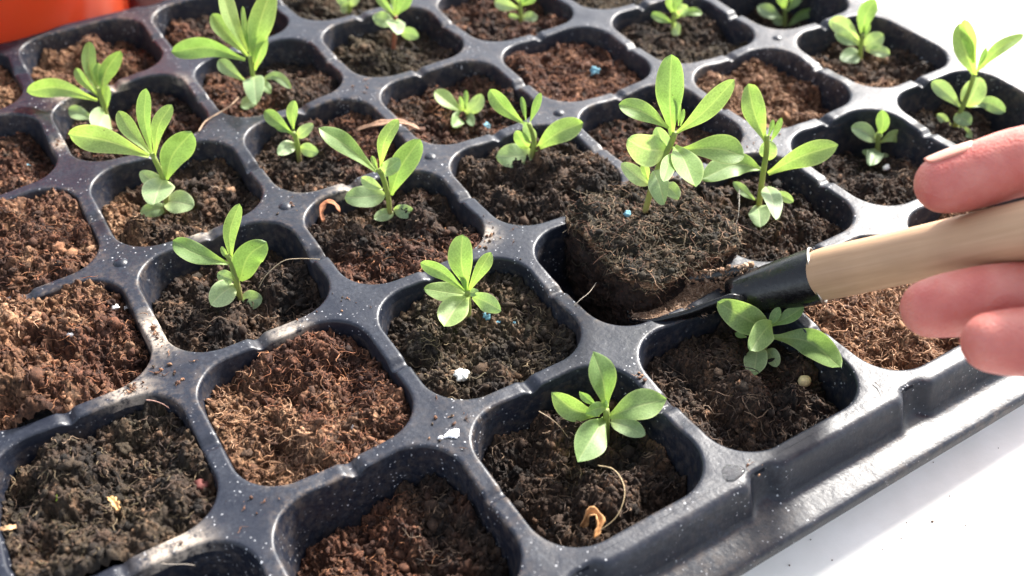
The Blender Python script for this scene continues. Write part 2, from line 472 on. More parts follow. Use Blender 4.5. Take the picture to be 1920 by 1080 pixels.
def build_tray():
    root = empty('seed_tray', (0.0, .125, ZB), 'dark slate plastic cell tray with splash marks and soil-filled pockets', 'seed tray')
    ncell_rings = []
    # --- deck tiles
    prof = [(-1.0, 0.0)]  # (-1: tile boundary)
    Vs, Fs, Cs = [], [], []
    off = 0
    rimr = .0010
    for u in range(UMIN, UMAX + 1):
        for v in range(VMIN, VMAX + 1):
            rings = []
            cols = []
            xb, yb = np.cos(TH) * sq_rad(TH, P / 2), np.sin(TH) * sq_rad(TH, P / 2)
            r_open = rr_rad(TH, HALF, RC)
            for k in (0, .34, .67, 1.0):
                rb = np.hypot(xb, yb); rr_ = rb * (1 - k) + (r_open + .0000) * k
                rings.append((np.cos(TH) * rr_, np.sin(TH) * rr_, np.zeros(NA), 0.0))
                cols.append(np.full(NA, .12 + .35 * k ** 3))
            for a in np.radians([18, 36, 54, 72, 86]):
                ins = rimr * math.sin(a); dz = rimr * (1 - math.cos(a))
                rr_ = r_open - ins
                rings.append((np.cos(TH) * rr_, np.sin(TH) * rr_, np.full(NA, -dz), dz))
                cols.append(np.full(NA, .55))
            for zd in (.0022, .0032):
                rr_ = rr_rad(TH, half_at(zd), RC - .0012)
                rings.append((np.cos(TH) * rr_, np.sin(TH) * rr_, np.full(NA, -zd), zd))
                cols.append(np.full(NA, .30))
            V = []
            for (x, y, z, zd) in rings:
                g = groove(x, y, u, v)
                g = g * edge_damp(u, v, x, y)
                fade = 1 - zd / .0032
                X = x + u * P; Y = y + v * P
                warp = .00025 * vnoise(X * 60, Y * 60, 2) + .0003 * vnoise(X * 130, Y * 130, 5)
                Z = z - g * fade + warp * max(0, 1 - zd / .0032)
                # shallow dimple bosses on the middle line of stars
                V.append(np.stack([X, Y, Z], 1))
            V = np.concatenate(V)
            V = V.reshape(len(rings), NA, 3).transpose(1, 0, 2).reshape(-1, 3)
            cc = np.stack(cols).T.reshape(-1)
            dirt = np.clip(vnoise(V[:, 0] * 45 + 3, V[:, 1] * 45, 4) * 2.4 + .35, 0, 1)
            Vs.append(V); Fs.append(grid_faces(NA, len(rings), True, off)[:, ::-1]); Cs.append(cc * dirt)
            off += len(V)
    V = np.concatenate(Vs); c = np.concatenate(Cs)
    res = np.zeros(len(V))
    for (a_, b_, rr_) in ((300, 628, 6), (285, 600, 4), (345, 1030, 5), (320, 1040, 5), (545, 625, 5), (650, 355, 4), (370, 430, 3), (110, 265, 4), (240, 735, 5), (330, 155, 4), (1260, 120, 3), (905, 440, 4), (215, 160, 4), (120, 175, 4), (1335, 135, 3), (1395, 800, 3)):
        q = at_z(a_, b_, 0); res += np.exp(-((V[:, 0] - q[0]) ** 2 + (V[:, 1] - q[1]) ** 2) / (rr_ * MM) ** 2)
    deck = mesh('deck', V, [np.concatenate(Fs)], M_TRAY, root, col=np.stack([c, np.clip(res, 0, 1), c * 0], 1))
    bm = bmesh.new(); bm.from_mesh(deck.data)
    bmesh.ops.remove_doubles(bm, verts=bm.verts, dist=1e-5)
    bmesh.ops.recalc_face_normals(bm, faces=bm.faces)
    up = sum(f.normal.z for f in bm.faces)
    if up < 0: bmesh.ops.reverse_faces(bm, faces=bm.faces)
    bm.to_mesh(deck.data); bm.free()
    # --- one pocket mesh shared by all cells
    dep = -ZB - .0015
    rings = [(.0032, None)]
    zs = [.0032, .0045, .007, .011, .016, .021, dep - .0015, dep - .0004, dep]
    ins = [0, 0, 0, 0, 0, 0, 0, .0010, .0025]
    V = []; cols = []
    for z, i in zip(zs, ins):
        rr_ = rr_rad(TH, half_at(z) - i, RC - .0012 - .02 * z)
        V.append(np.stack([np.cos(TH) * rr_, np.sin(TH) * rr_, np.full(NA, -z)], 1)); cols.append(.22 if z < .012 else .15)
    for k in (.6, .25):
        V.append(np.stack([np.cos(TH) * rr_ * k, np.sin(TH) * rr_ * k, np.full(NA, -dep)], 1)); cols.append(.6)
    # match the lowered ridge under the notch at the top ring
    V = np.array(V)
    nr = len(V)
    Vp = V.transpose(1, 0, 2).reshape(-1, 3)
    cc = np.tile(np.array(cols), NA)
    proto = {}
    for u in range(UMIN, UMAX + 1):
        for v in range(VMIN, VMAX + 1):
            key = 0
            if key not in proto:
                VV = V.copy()
                q = VV.transpose(1, 0, 2).reshape(-1, 3)
                o = mesh('cell', q, [grid_faces(NA, nr, True)], M_TRAY, root, col=np.stack([cc, cc * 0, cc * 0], 1))
                proto[key] = o.data
                # orientation: normals point into the pocket
            else:
                o = bpy.data.objects.new('cell', proto[key]); COL.objects.link(o); o.parent = root
            o.location = Vector((u * P, v * P, 0)) - Vector(root.location)
    # --- outer skirt
    x0, x1 = UMIN * P - P / 2, UMAX * P + P / 2
    y0, y1 = VMIN * P - P / 2, VMAX * P + P / 2
    # straight path with corner rounding; s sampled finely
    step = .0010
    path = []
    def seg(ax, ay, bx, by, nx, ny):
        L = math.hypot(bx - ax, by - ay); n = int(L / step)
        for i in range(n):
            t = i / n
            path.append((ax + (bx - ax) * t, ay + (by - ay) * t, nx, ny, 0))
    def corner(cx, cy, a0):
        for i in range(12):
            a = a0 + math.pi / 2 * i / 12
            path.append((cx, cy, math.cos(a), math.sin(a), 1))
    seg(x0, y0, x1, y0, 0, -1); corner(x1, y0, -math.pi / 2)
    seg(x1, y0, x1, y1, 1, 0); corner(x1, y1, 0)
    seg(x1, y1, x0, y1, 0, 1); corner(x0, y1, math.pi / 2)
    seg(x0, y1, x0, y0, -1, 0); corner(x0, y0, math.pi)
    path = np.array(path)
    px, py, nx, ny, iscorner = path.T
    # pocket flutes, just past every star on the long side
    along = np.where(np.abs(ny) > .5, px, py)
    ph = ((along / P - .5) % 1.0)
    d = np.minimum(np.abs(ph - .115), 1 - np.abs(ph - .115)) * P
    pk = np.exp(-(d / .0042) ** 4) * (1 - iscorner)
    bulge = np.exp(-((np.minimum(np.abs(ph - .02), 1 - np.abs(ph - .02)) * P) / .0022) ** 2) * (1 - iscorner)
    profile = [(0, 0), (.0017, 0), (.0026, -.0002), (.0034, -.0009), (.0040, -.0024), (.0048, -.0052), (.0058, -.0082),
               (.0064, -.0096), (.0072, -.0101), (.0090, -.0102), (.0118, -.0102), (.0138, -.0103), (.0146, -.0107), (.0149, -.0116), (.0150, -.0135)]
    pocketw = [0, .15, .6, .9, 1, 1, .9, .7, .4, .1, 0, 0, 0, 0, 0]
    bw = [0, 0, .3, .8, 1, 1, .8, .5, .2, 0, 0, 0, 0, 0, 0]
    V = []; cols = []
    for (o_, z), pw, b_ in zip(profile, pocketw, bw):
        oo = o_ - .0030 * pw * pk + .0007 * b_ * bulge
        wob = .0004 * vnoise(px * 40 + 9, py * 40, 3) * min(1, o_ / .01)
        zz = z - .0014 * pw * pk * (1 if o_ < .003 else 0) + wob * (1 if o_ > .005 else 0)
        V.append(np.stack([px + nx * oo, py + ny * oo, np.broadcast_to(zz, px.shape)], 1))
        cols.append(.35 if o_ > .007 else .12)
    V = np.array(V); n, m_ = V.shape[1], V.shape[0]
    q = V.transpose(1, 0, 2).reshape(-1, 3)
    cc = np.tile(np.array(cols), n) * np.clip(vnoise(q[:, 0] * 60, q[:, 1] * 60, 6) * 2.4 + .4, 0, 1)
    sk = mesh('rim_skirt', q, [grid_faces(n, m_, True)], M_TRAY, root, col=np.stack([cc, cc * 0, cc * 0], 1))
    # moulded bosses on the tray's middle line
    for u in range(UMIN, UMAX):
        th = np.linspace(0, 2 * np.pi, 24, endpoint=False); rr_ = np.array([0.0021, .0018, .0013, .0007, .0001])
        hh = np.array([-.0001, .00025, .0006, .0008, .00085])
        V = np.stack([np.outer(np.cos(th), rr_), np.outer(np.sin(th), rr_), np.broadcast_to(hh, (24, 5))], -1).reshape(-1, 3)
        V = V + np.array([(u + .5) * P + .0005, 2.5 * P - .0004, 0])
        mesh('boss', V, [grid_faces(24, 5, True)], M_TRAY, root, col=np.zeros((len(V), 3)))
    return root


TRAY = build_tray()

# ------------------------------------------------------------------ compost
PAL = {
    'dark': [(.008, .0052, .0038), (.020, .0120, .0080), (.046, .0255, .0155), (.016, .0115, .007), (.12, .065, .036)],
    'moss': [(.011, .008, .0055), (.028, .019, .012), (.026, .021, .0105), (.055, .036, .021), (.115, .072, .042)],
    'red': [(.024, .0095, .0058), (.056, .022, .0125), (.105, .042, .022), (.018, .009, .006), (.21, .098, .052)],
    'brown': [(.060, .026, .013), (.135, .064, .032), (.21, .115, .060), (.030, .014, .008), (.38, .23, .135)],
}
FPAL = {
    'dark': [(.09, .055, .036), (.055, .034, .024), (.15, .10, .065), (.035, .023, .018)],
    'moss': [(.09, .065, .036), (.06, .045, .022), (.15, .11, .065)],
    'red': [(.17, .062, .028), (.11, .040, .020), (.25, .11, .052), (.05, .020, .012)],
    'brown': [(.26, .135, .070), (.17, .080, .040), (.38, .23, .14), (.09, .040, .021)],
}
ICO_V = None


def ico():
    global ICO_V, ICO_F
    if ICO_V is None:
        bm = bmesh.new(); bmesh.ops.create_icosphere(bm, subdivisions=1, radius=1)
        ICO_V = np.array([v.co[:] for v in bm.verts]); ICO_F = np.array([[v.index for v in f.verts] for f in bm.faces]); bm.free()
    return ICO_V, ICO_F


def rand_rot(n, r):
    q = r.normal(size=(n, 4)); q /= np.linalg.norm(q, axis=1)[:, None]
    w_, x, y, z = q.T
    return np.stack([np.stack([1 - 2 * (y * y + z * z), 2 * (x * y - z * w_), 2 * (x * z + y * w_)], 1),
                     np.stack([2 * (x * y + z * w_), 1 - 2 * (x * x + z * z), 2 * (y * z - x * w_)], 1),
                     np.stack([2 * (x * z - y * w_), 2 * (y * z + x * w_), 1 - 2 * (x * x + y * y)], 1)], 1)


ICO2 = None


def ico2():
    global ICO2
    if ICO2 is None:
        bm = bmesh.new(); bmesh.ops.create_icosphere(bm, subdivisions=3, radius=1)
        ICO2 = (np.array([v.co[:] for v in bm.verts]), np.array([[v.index for v in f.verts] for f in bm.faces])); bm.free()
    return ICO2


def crumbs_mesh(name, pos, size, cols, parent, r, org, flat=.7, fine=False):
    iv, if_ = ico2() if fine else ico(); n = len(pos)
    if fine:
        ph = r.uniform(0, 40, (n, 1)); X_, Y_, Z_ = iv.T
        nz = 1.3 * vnoise(X_[None] * 1.6 + ph, Y_[None] * 1.6 + Z_[None] * 1.1 + ph, 1) + .8 * vnoise(X_[None] * 3.7 + Z_[None] * 2.9 + ph, Y_[None] * 3.9 + ph, 2) + .35 * vnoise(X_[None] * 9 + ph, Y_[None] * 9 + Z_[None] * 8 + ph, 3)
        shp = iv[None] * (1 + nz[..., None])
    else:
        shp = iv[None] * (1 + r.uniform(-.38, .38, (n, len(iv), 1)))
    shp = shp * (size[:, None, None] * np.stack([r.uniform(.7, 1.3, n), r.uniform(.6, 1.2, n), r.uniform(.45, 1.0, n) * flat + .1], 1)[:, None, :])
    shp = np.einsum('nij,nkj->nki', rand_rot(n, r), shp)
    V = (shp + pos[:, None, :]).reshape(-1, 3)
    Fc = (if_[None] + (np.arange(n) * len(iv))[:, None, None]).reshape(-1, 3)
    c = np.repeat(cols, len(iv), 0) * r.uniform(.8, 1.2, (len(V), 1))
    o = mesh(name, V, [Fc], M_SOIL, parent, smooth=fine, col=c, org=org)
    o['kind'] = 'stuff'
    return o


def fibres_mesh(name, pos, nrm, length, rad, cols, parent, r, org, curl=1.0):
    n = len(pos); K = 7
    a = r.uniform(0, 2 * np.pi, n)
    t1 = np.stack([np.cos(a), np.sin(a), r.normal(0, .25, n)], 1)
    t1 -= nrm * np.sum(t1 * nrm, 1)[:, None] * .7
    t1 /= np.linalg.norm(t1, axis=1)[:, None]
    t2 = np.cross(nrm, t1)
    s = np.linspace(-.5, .5, K)
    b1 = r.normal(0, .35, n) * curl; b2 = r.normal(0, .22, n) * curl; lift = r.uniform(0, .30, n); wob = r.uniform(0, 6.28, n)
    pts = (pos[:, None, :] + t1[:, None, :] * (s[None, :, None] * length[:, None, None])
           + t2[:, None, :] * (length[:, None] * (b1[:, None] * (s ** 2)[None] * 2 + .09 * np.sin(s[None] * 8 + wob[:, None]) + b2[:, None] * (s ** 3)[None] * 3))[..., None]
           + nrm[:, None, :] * (length[:, None] * (lift[:, None] * (.25 - s ** 2)[None] + .05 * np.sin(s[None] * 11 + wob[:, None])))[..., None])
    T = np.gradient(pts, axis=1); T /= np.linalg.norm(T, axis=2)[..., None] + 1e-12
    A = np.cross(T, nrm[:, None, :] + np.array([.01, .02, 0])); A /= np.linalg.norm(A, axis=2)[..., None] + 1e-12
    B = np.cross(T, A)
    rr_ = rad[:, None] * np.array([.35, .8, 1, 1, 1, .8, .3])[None]
    V = []
    for k in range(3):
        th = k * 2.0944
        V.append(pts + (math.cos(th) * A + math.sin(th) * B) * rr_[..., None])
    V = np.stack(V, 2).reshape(-1, 3)  # n,K,3sides
    i = np.arange(n)[:, None, None] * (K * 3); k_ = np.arange(K - 1)[None, :, None] * 3; j = np.arange(3)[None, None, :]
    Fq = np.stack([i + k_ + j, i + k_ + (j + 1) % 3, i + k_ + 3 + (j + 1) % 3, i + k_ + 3 + j], -1).reshape(-1, 4)
    c = np.repeat(cols, K * 3, 0)
    o = mesh(name, V, [Fq], M_FIB, parent, smooth=True, col=c, org=org)
    o['kind'] = 'stuff'
    return o


def palmix(pal, t, r=None):
    p = np.array(pal); k = np.clip(t, 0, .999) * (len(p) - 1); i = k.astype(int); f = (k - i)[:, None]
    return p[i] * (1 - f) + p[i + 1] * f


SOILS = {}


def soil_height(cell, X, Y):
    s = SOILS[cell]; u, v = cell
    x, y = X - u * P, Y - v * P
    am = s['amp']; k = (u * 7 + v * 13) % 8; ox = u * 11.3 + v * 5.7
    h = s['z'] + s['tx'] * x / .02 + s['ty'] * y / .02
    h = h + am * (.0075 * vnoise(x * 95 + ox, y * 95 + ox, k) + .0042 * vnoise(x * 230 + ox, y * 230, k + 1)
                  + .0022 * (.25 - np.abs(vnoise(x * 470 + ox, y * 470, k + 2))) * 1.6
                  + .0018 * vnoise(x * 900, y * 900 + ox, k + 3) + .0016 * vnoise(x * 1900, y * 1900 + ox, k + 4))
    for (cx, cy, rad, hh) in s['clods']:
        d = np.hypot(x - cx * MM, y - cy * MM) / (rad * MM)
        d = d * (1 + .35 * vnoise(x * 260 + cx, y * 260 + cy, 3))
        h = h + hh * MM * np.clip(1 - d ** 3, 0, 1) ** .8
    return h


def soil(cell, label, kind='dark', z=-6, tx=0, ty=0, amp=1.0, clods=(), kind2=None, split=None, nf=420, nc=1100, big=0):
    """kind2/split: a second colour where split(x,y) in mm is high"""
    u, v = cell
    z = z - (1.6 if z < -4 else .6)
    s = dict(z=z * MM, tx=tx * MM, ty=ty * MM, amp=amp, clods=clods); SOILS[cell] = s
    r = np.random.default_rng(1000 + u * 31 + v * 7)
    G = 125
    a = np.linspace(-1, 1, G); A, B = np.meshgrid(a, a, indexing='ij')
    A, B = A.ravel(), B.ravel()
    q = np.maximum(abs(A), abs(B)); th = np.arctan2(B, A)
    hz = half_at(max(.002, -z * MM)) - .0002
    if z > -2: hz = HALF - .0006
    def shape(hm): return rr_rad(th, hm, RC - .0014)
    rad = shape(hz) * q
    x, y = rad * np.cos(th), rad * np.sin(th)
    X, Y = x + u * P, y + v * P
    Z = soil_height(cell, X, Y)
    # where the compost stands high it stays inside the wall line, where low it follows the taper
    hmv = np.minimum(HALF - .0013 - .105 * np.clip(-Z - .0015, 0, .03) + .0003, HALF - .0008)
    rad2 = rr_rad(th, 1.0, .5)
    sc = np.clip(hmv / hz, .8, 1.1)
    X = u * P + x * (1 - q ** 4 + q ** 4 * sc); Y = v * P + y * (1 - q ** 4 + q ** 4 * sc)
    edge = q > .995
    Zs = Z.copy(); Zs[edge] -= .002
    jit = (1 - (q > .97)) * .00018
    X = X + r.normal(0, 1, len(X)) * jit; Y = Y + r.normal(0, 1, len(Y)) * jit; Zs = Zs + r.normal(0, .00013, len(X))
    V = np.stack([X, Y, Zs], 1)
    def kmix(xx, yy, n):
        t = np.clip(.42 + 1.0 * vnoise(xx * 180 + u, yy * 180 + v, 1) + .7 * vnoise(xx * 700, yy * 700, 2) + r.normal(0, .16, n), 0, 1)
        c = palmix(PAL[kind], t)
        if kind2:
            m_ = np.clip(split(xx * 1000 - u * 50, yy * 1000 - v * 50) + 1.2 * vnoise(xx * 150, yy * 150, 5) + .8 * vnoise(xx * 500, yy * 500, 6), 0, 1)[:, None]
            c = c * (1 - m_) + palmix(PAL[kind2], t) * m_
        return c
    def fmix(xx, yy, n):
        p = np.array(FPAL[kind])[r.integers(0, len(FPAL[kind]), n)]
        if kind2:
            m_ = (split(xx * 1000 - u * 50, yy * 1000 - v * 50) + r.uniform(-.3, .3, n) > .5)[:, None]
            p = np.where(m_, np.array(FPAL[kind2])[r.integers(0, len(FPAL[kind2]), n)], p)
        return p * r.uniform(.7, 1.3, (n, 1))
    col = kmix(X, Y, len(X))
    org = np.array([u * P, v * P, z * MM])
    root = mesh('compost_plug', V, [grid_faces(G, G)], M_SOIL, None, col=col, org=org)
    tagit(root, label, 'compost', 'compost filling the cells of the tray')
    def rp(n):
        th_ = r.uniform(0, 2 * np.pi, n); q_ = np.sqrt(r.uniform(0, .93, n))
        rr_ = rr_rad(th_, hz, RC) * q_
        return u * P + rr_ * np.cos(th_), v * P + rr_ * np.sin(th_)
    x_, y_ = rp(nc); sz = np.clip(np.exp(r.normal(-7.95, .60, nc)), .00016, .0019)
    pos = np.stack([x_, y_, soil_height(cell, x_, y_) + sz * .15], 1)
    crumbs_mesh('loose_crumbs', pos, sz, kmix(x_, y_, nc) * r.uniform(.7, 1.5, (nc, 1)), root, r, org)
    nb_ = int(r.integers(9, 22)) ; x_, y_ = rp(nb_ * 2)
    x_, y_ = x_ * .88 + u * P * .12, y_ * .88 + v * P * .12
    sz = np.clip(np.exp(r.normal(-6.85, .35, nb_ * 2)), .0006, .0021)
    pos = np.stack([x_, y_, soil_height(cell, x_, y_) - sz * .05], 1)
    crumbs_mesh('clods', pos, sz, kmix(x_, y_, nb_ * 2) * r.uniform(.7, 1.3, (nb_ * 2, 1)), root, r, org, .9, True)
    x_, y_ = rp(nf)
    z_ = soil_height(cell, x_, y_); e = .0008
    gx = (soil_height(cell, x_ + e, y_) - z_) / e; gy = (soil_height(cell, x_, y_ + e) - z_) / e
    nrm = np.stack([-gx * .5, -gy * .5, np.ones(nf)], 1); nrm /= np.linalg.norm(nrm, axis=1)[:, None]
    L = np.clip(np.exp(r.normal(-5.75, .5, nf)), .0012, .011); rd = r.uniform(.00007, .00019, nf)
    pos = np.stack([x_, y_, z_ + .0003], 1)
    # keep long ones from crossing the wall
    fr = np.maximum(abs(x_ - u * P), abs(y_ - v * P)); L = np.minimum(L, np.maximum(.002, 2 * (hz - fr)))
    fibres_mesh('coir_fibres', pos, nrm, L, rd, fmix(x_, y_, nf), root, r, org)
    return root


left = lambda x, y: np.clip((-x - .2 * y) / 18 + .15, 0, 1)
near = lambda x, y: np.clip((-y - .3 * x) / 18 + .2, 0, 1)
rightm = lambda x, y: np.clip((x) / 18 + .1, 0, 1)

soil((1, 0), 'light brown fibrous compost in the front cell under the wooden handle', 'brown', -4.5, 0, 0, .8, nf=1500, nc=700)
soil((0, 0), 'dark damp compost in the front cell holding the pale yellow pellet', 'dark', -7.5, 0, 1, 1.0, clods=((-3, -3, 7, 3), (8, -8, 4, 2)), nf=450)
soil((-1, 0), 'dark compost with a round mossy clod in front of the star shaped seedling', 'dark', -11.5, 1, 1.5, 1.1, clods=((3, -8, 7.5, 5.5), (13, -9, 5, 3), (-14, 8, 5, 4)), nf=260)
soil((-2, 0), 'sunken reddish black compost in the cell at the bottom edge of the picture', 'red', -12.5, 1, -1, 1.3, clods=((2, -16, 13, 6), (-16, -2, 5, 4)), kind2='dark', split=rightm, nf=380)
soil((-3, 0), 'deep dark compost in the almost empty bottom left front cell', 'dark', -19, 0, 0, .8)
soil((2, 0), 'brown compost in the front cell hidden behind the fingers', 'brown', -6, 0, 0, .8, nf=500)
soil((3, 1), 'dark low compost in the cell at the right border of the tray', 'dark', -13, -3, 2, .8)
soil((2, 1), 'dark compost around the small seedling next to the thumb tip', 'dark', -10, -2, -2, .9)
soil((1, 1), 'rough black compost beside the ferrule of the trowel', 'dark', -4.5, -3, 1, 1.1, clods=((10, 2, 5, 2), (2, -6, 6, 2)), nf=450)
soil((-1, 1), 'mossy dark compost with blue granules and the white perlite lump', 'moss', -5.5, 1.5, 1, .9, clods=((-15, 5, 5, 2.5), (-16, -8, 4, 2)), kind2='dark', split=lambda x, y: .3 + x * 0, nf=380)
soil((-2, 1), 'orange brown mixed compost with a greenish clod and no seedling', 'red', -4.2, 0, 1, 1.1, clods=((5, 4, 7, 4), (12, -5, 4, 2), (-4, -14, 5, 1.5)), kind2='brown', split=left, nf=1000)
soil((-3, 1), 'olive dark compost with a red bit and yellow bits and no seedling', 'dark', -3.6, 1, -2, 1.15, kind2='moss', split=lambda x, y: .45 + x * 0, clods=((-8, 9, 5, 1.5), (10, -12, 5, 2)), nf=420, nc=1300)
soil((3, 2), 'dark compost with a pale husk at the far right corner', 'dark', -8, -2.5, -1, 1.0, kind2='brown', split=lambda x, y: np.clip((-y - x) / 26, 0, .8), nf=420)
soil((2, 2), 'bright ginger coir compost heaped to the left of its cell', 'red', -6, -2.5, 1, 1.1, clods=((-12, 4, 7, 3), (2, 6, 5, 2.5)), kind2='brown', split=lambda x, y: 1.1 - x / 30, nf=1400)
soil((1, 2), 'brown black compost behind the lifted plug', 'red', -6, 0, 0, .9, kind2='dark', split=lambda x, y: .5 + x * 0)
soil((0, 2), 'dark compost rising over the cell edge left of the lifted plug', 'dark', -4, 1.5, -.5, 1.1, clods=((14, -14, 8, 4), (5, 8, 4, 1.5)), nf=420)
soil((-1, 2), 'crumbly dark compost with an orange curl at its left edge', 'dark', -4.5, -.5, -1, 1.1, clods=((10, 2, 5, 2), (-14, 4, 4, 1.5)), kind2='red', split=near, nf=520)
soil((-2, 2), 'dark compost of the cell with a long thin hair over its right wall', 'dark', -8.5, 0, -1, 1.0, nf=330)
soil((-3, 2), 'heaped red brown compost block overflowing its cell on the left', 'red', -.2, -3.0, 1, 1.4, clods=((-13, 6, 10, 7.0), (-4, 13, 6, 3), (-8, -10, 6, 2.5)), kind2='brown', split=lambda x, y: np.clip(.25 + (y - x) / 60, 0, 1), nf=560)
soil((3, 3), 'deep shadowed compost in the cell at the top right edge', 'dark', -18, 0, 0, .7)
soil((2, 3), 'dark compost with a mossy clod in the far row', 'dark', -6, -1, -1, 1.0, clods=((-6, -8, 6, 3),), kind2='moss', split=near)
soil((1, 3), 'red brown even compost with one blue granule and no seedling', 'red', -5, -1, 0, .8, nf=650, clods=((-17, 6, 3, 3),))
soil((0, 3), 'dark red compost around the tiny bushy seedling', 'red', -5.5, 0, 0, 1.0, kind2='dark', split=lambda x, y: .45 + x * 0, clods=((0, 16, 5, 2),), nf=430)
soil((-1, 3), 'dark compost below the bark strip', 'dark', -4.5, 1, -.5, 1.0, kind2='red', split=rightm, nf=400)
soil((-2, 3), 'dark compost with a ginger clump along its left wall', 'dark', -6, 0, -.5, 1.0, clods=((-17, -6, 4, 2.5),), kind2='brown', split=lambda x, y: np.clip((-x - 11) / 4, 0, .7), nf=330)
soil((-3, 3), 'red brown compost filling the left border cell to the brim', 'red', -1.5, 0, .5, 1.0, clods=((4, 4, 7, 2),), nf=520, kind2='brown', split=lambda x, y: .2 + x * 0)
soil((2, 4), 'green mossed compost at the top edge of the picture', 'moss', -5, 0, 0, .9)
soil((1, 4), 'dark red compost around the top middle seedling', 'red', -6.5, -1, 0, .9, kind2='dark', split=lambda x, y: .4 + x * 0)
soil((0, 4), 'dark mossy compost around the thin red stemmed seedling', 'moss', -7, -1, 0, .9, kind2='dark', split=rightm)
soil((-1, 4), 'dark compost with pale chips under the tallest seedling', 'dark', -6, 0, -1, .9, kind2='red', split=left, nf=360)
soil((-2, 4), 'dark reddish compost behind the long leaved left seedling', 'red', -8, 0, 0, 1.0, kind2='dark', split=lambda x, y: .5 + x * 0)
soil((-3, 4), 'dark red compost with a crusty ridge at the left edge of the picture', 'red', -6.5, 0, -1, 1.0, clods=((10, -14, 6, 3),), kind2='dark', split=lambda x, y: .35 + x * 0)
soil((0, 5), 'dark compost in the back row behind the red stemmed seedling', 'moss', -6, 0, 0, .9)
soil((-1, 5), 'brown lump of compost in the back row cell with bare plastic wall', 'dark', -9, -1, 0, .9, clods=((-14, 4, 7, 6),), kind2='red', split=left)
soil((-2, 5), 'pale ginger compost in the back row beside the orange pot', 'red', -8, -2, -1, 1.0, clods=((4, 14, 5, 6), (-12, -4, 6, 2)), kind2='brown', split=lambda x, y: .8 - x / 18, nf=800)
soil((-3, 5), 'pale fibrous compost in the far left back cell', 'brown', -5, 0, 0, 1.0, nf=520)

# ------------------------------------------------------------------ lifted plug
PLUGC = np.array([.0108, .0535, .0055])


def plug_surf(th, s, r):
    """s 0..1 from centre of top to rim, 1..2 down the sides"""
    top = np.minimum(s, 1.0); dn = np.clip(s - 1.0, 0, 1)
    hw = .0196 * (1 - dn) + .0165 * dn
    rad = rr_rad(th, 1.0, .34) * hw * np.where(s <= 1, top, 1.0)
    x = rad * np.cos(th) * .96; y = rad * np.sin(th) * 1.05
    cx = PLUGC[0] * (1 - dn) + .0060 * dn; cy = PLUGC[1] * (1 - dn) + .0505 * dn
    z = PLUGC[2] + .0012 * x / .02 - dn * .0235
    X, Y = x + cx, y + cy
    edge = np.exp(-((s - 1.0) / .07) ** 2)
    z = z - edge * .0006
    nz = .75 * (.0065 * vnoise(X * 110, Y * 110, 2) + .0036 * vnoise(X * 260, Y * 260, 3) + .0024 * vnoise(X * 600, Y * 600, 4) + .0013 * vnoise(X * 1500, Y * 1500, 5))
    a = th * 6 ; b = s * 9
    sn = .6 * (.0042 * vnoise(a * 1.0 + 20, b * .7, 6) + .0024 * vnoise(a * 3.0, b * 2.2, 7) + .0012 * vnoise(a * 9.0, b * 6, 1))
    wt = np.clip((1.05 - s) / .12, 0, 1)
    z = z + nz * wt + sn * .5 * (1 - wt)
    X = X + np.cos(th) * sn * (1 - wt * .7); Y = Y + np.sin(th) * sn * (1 - wt * .7)
    return X, Y, z


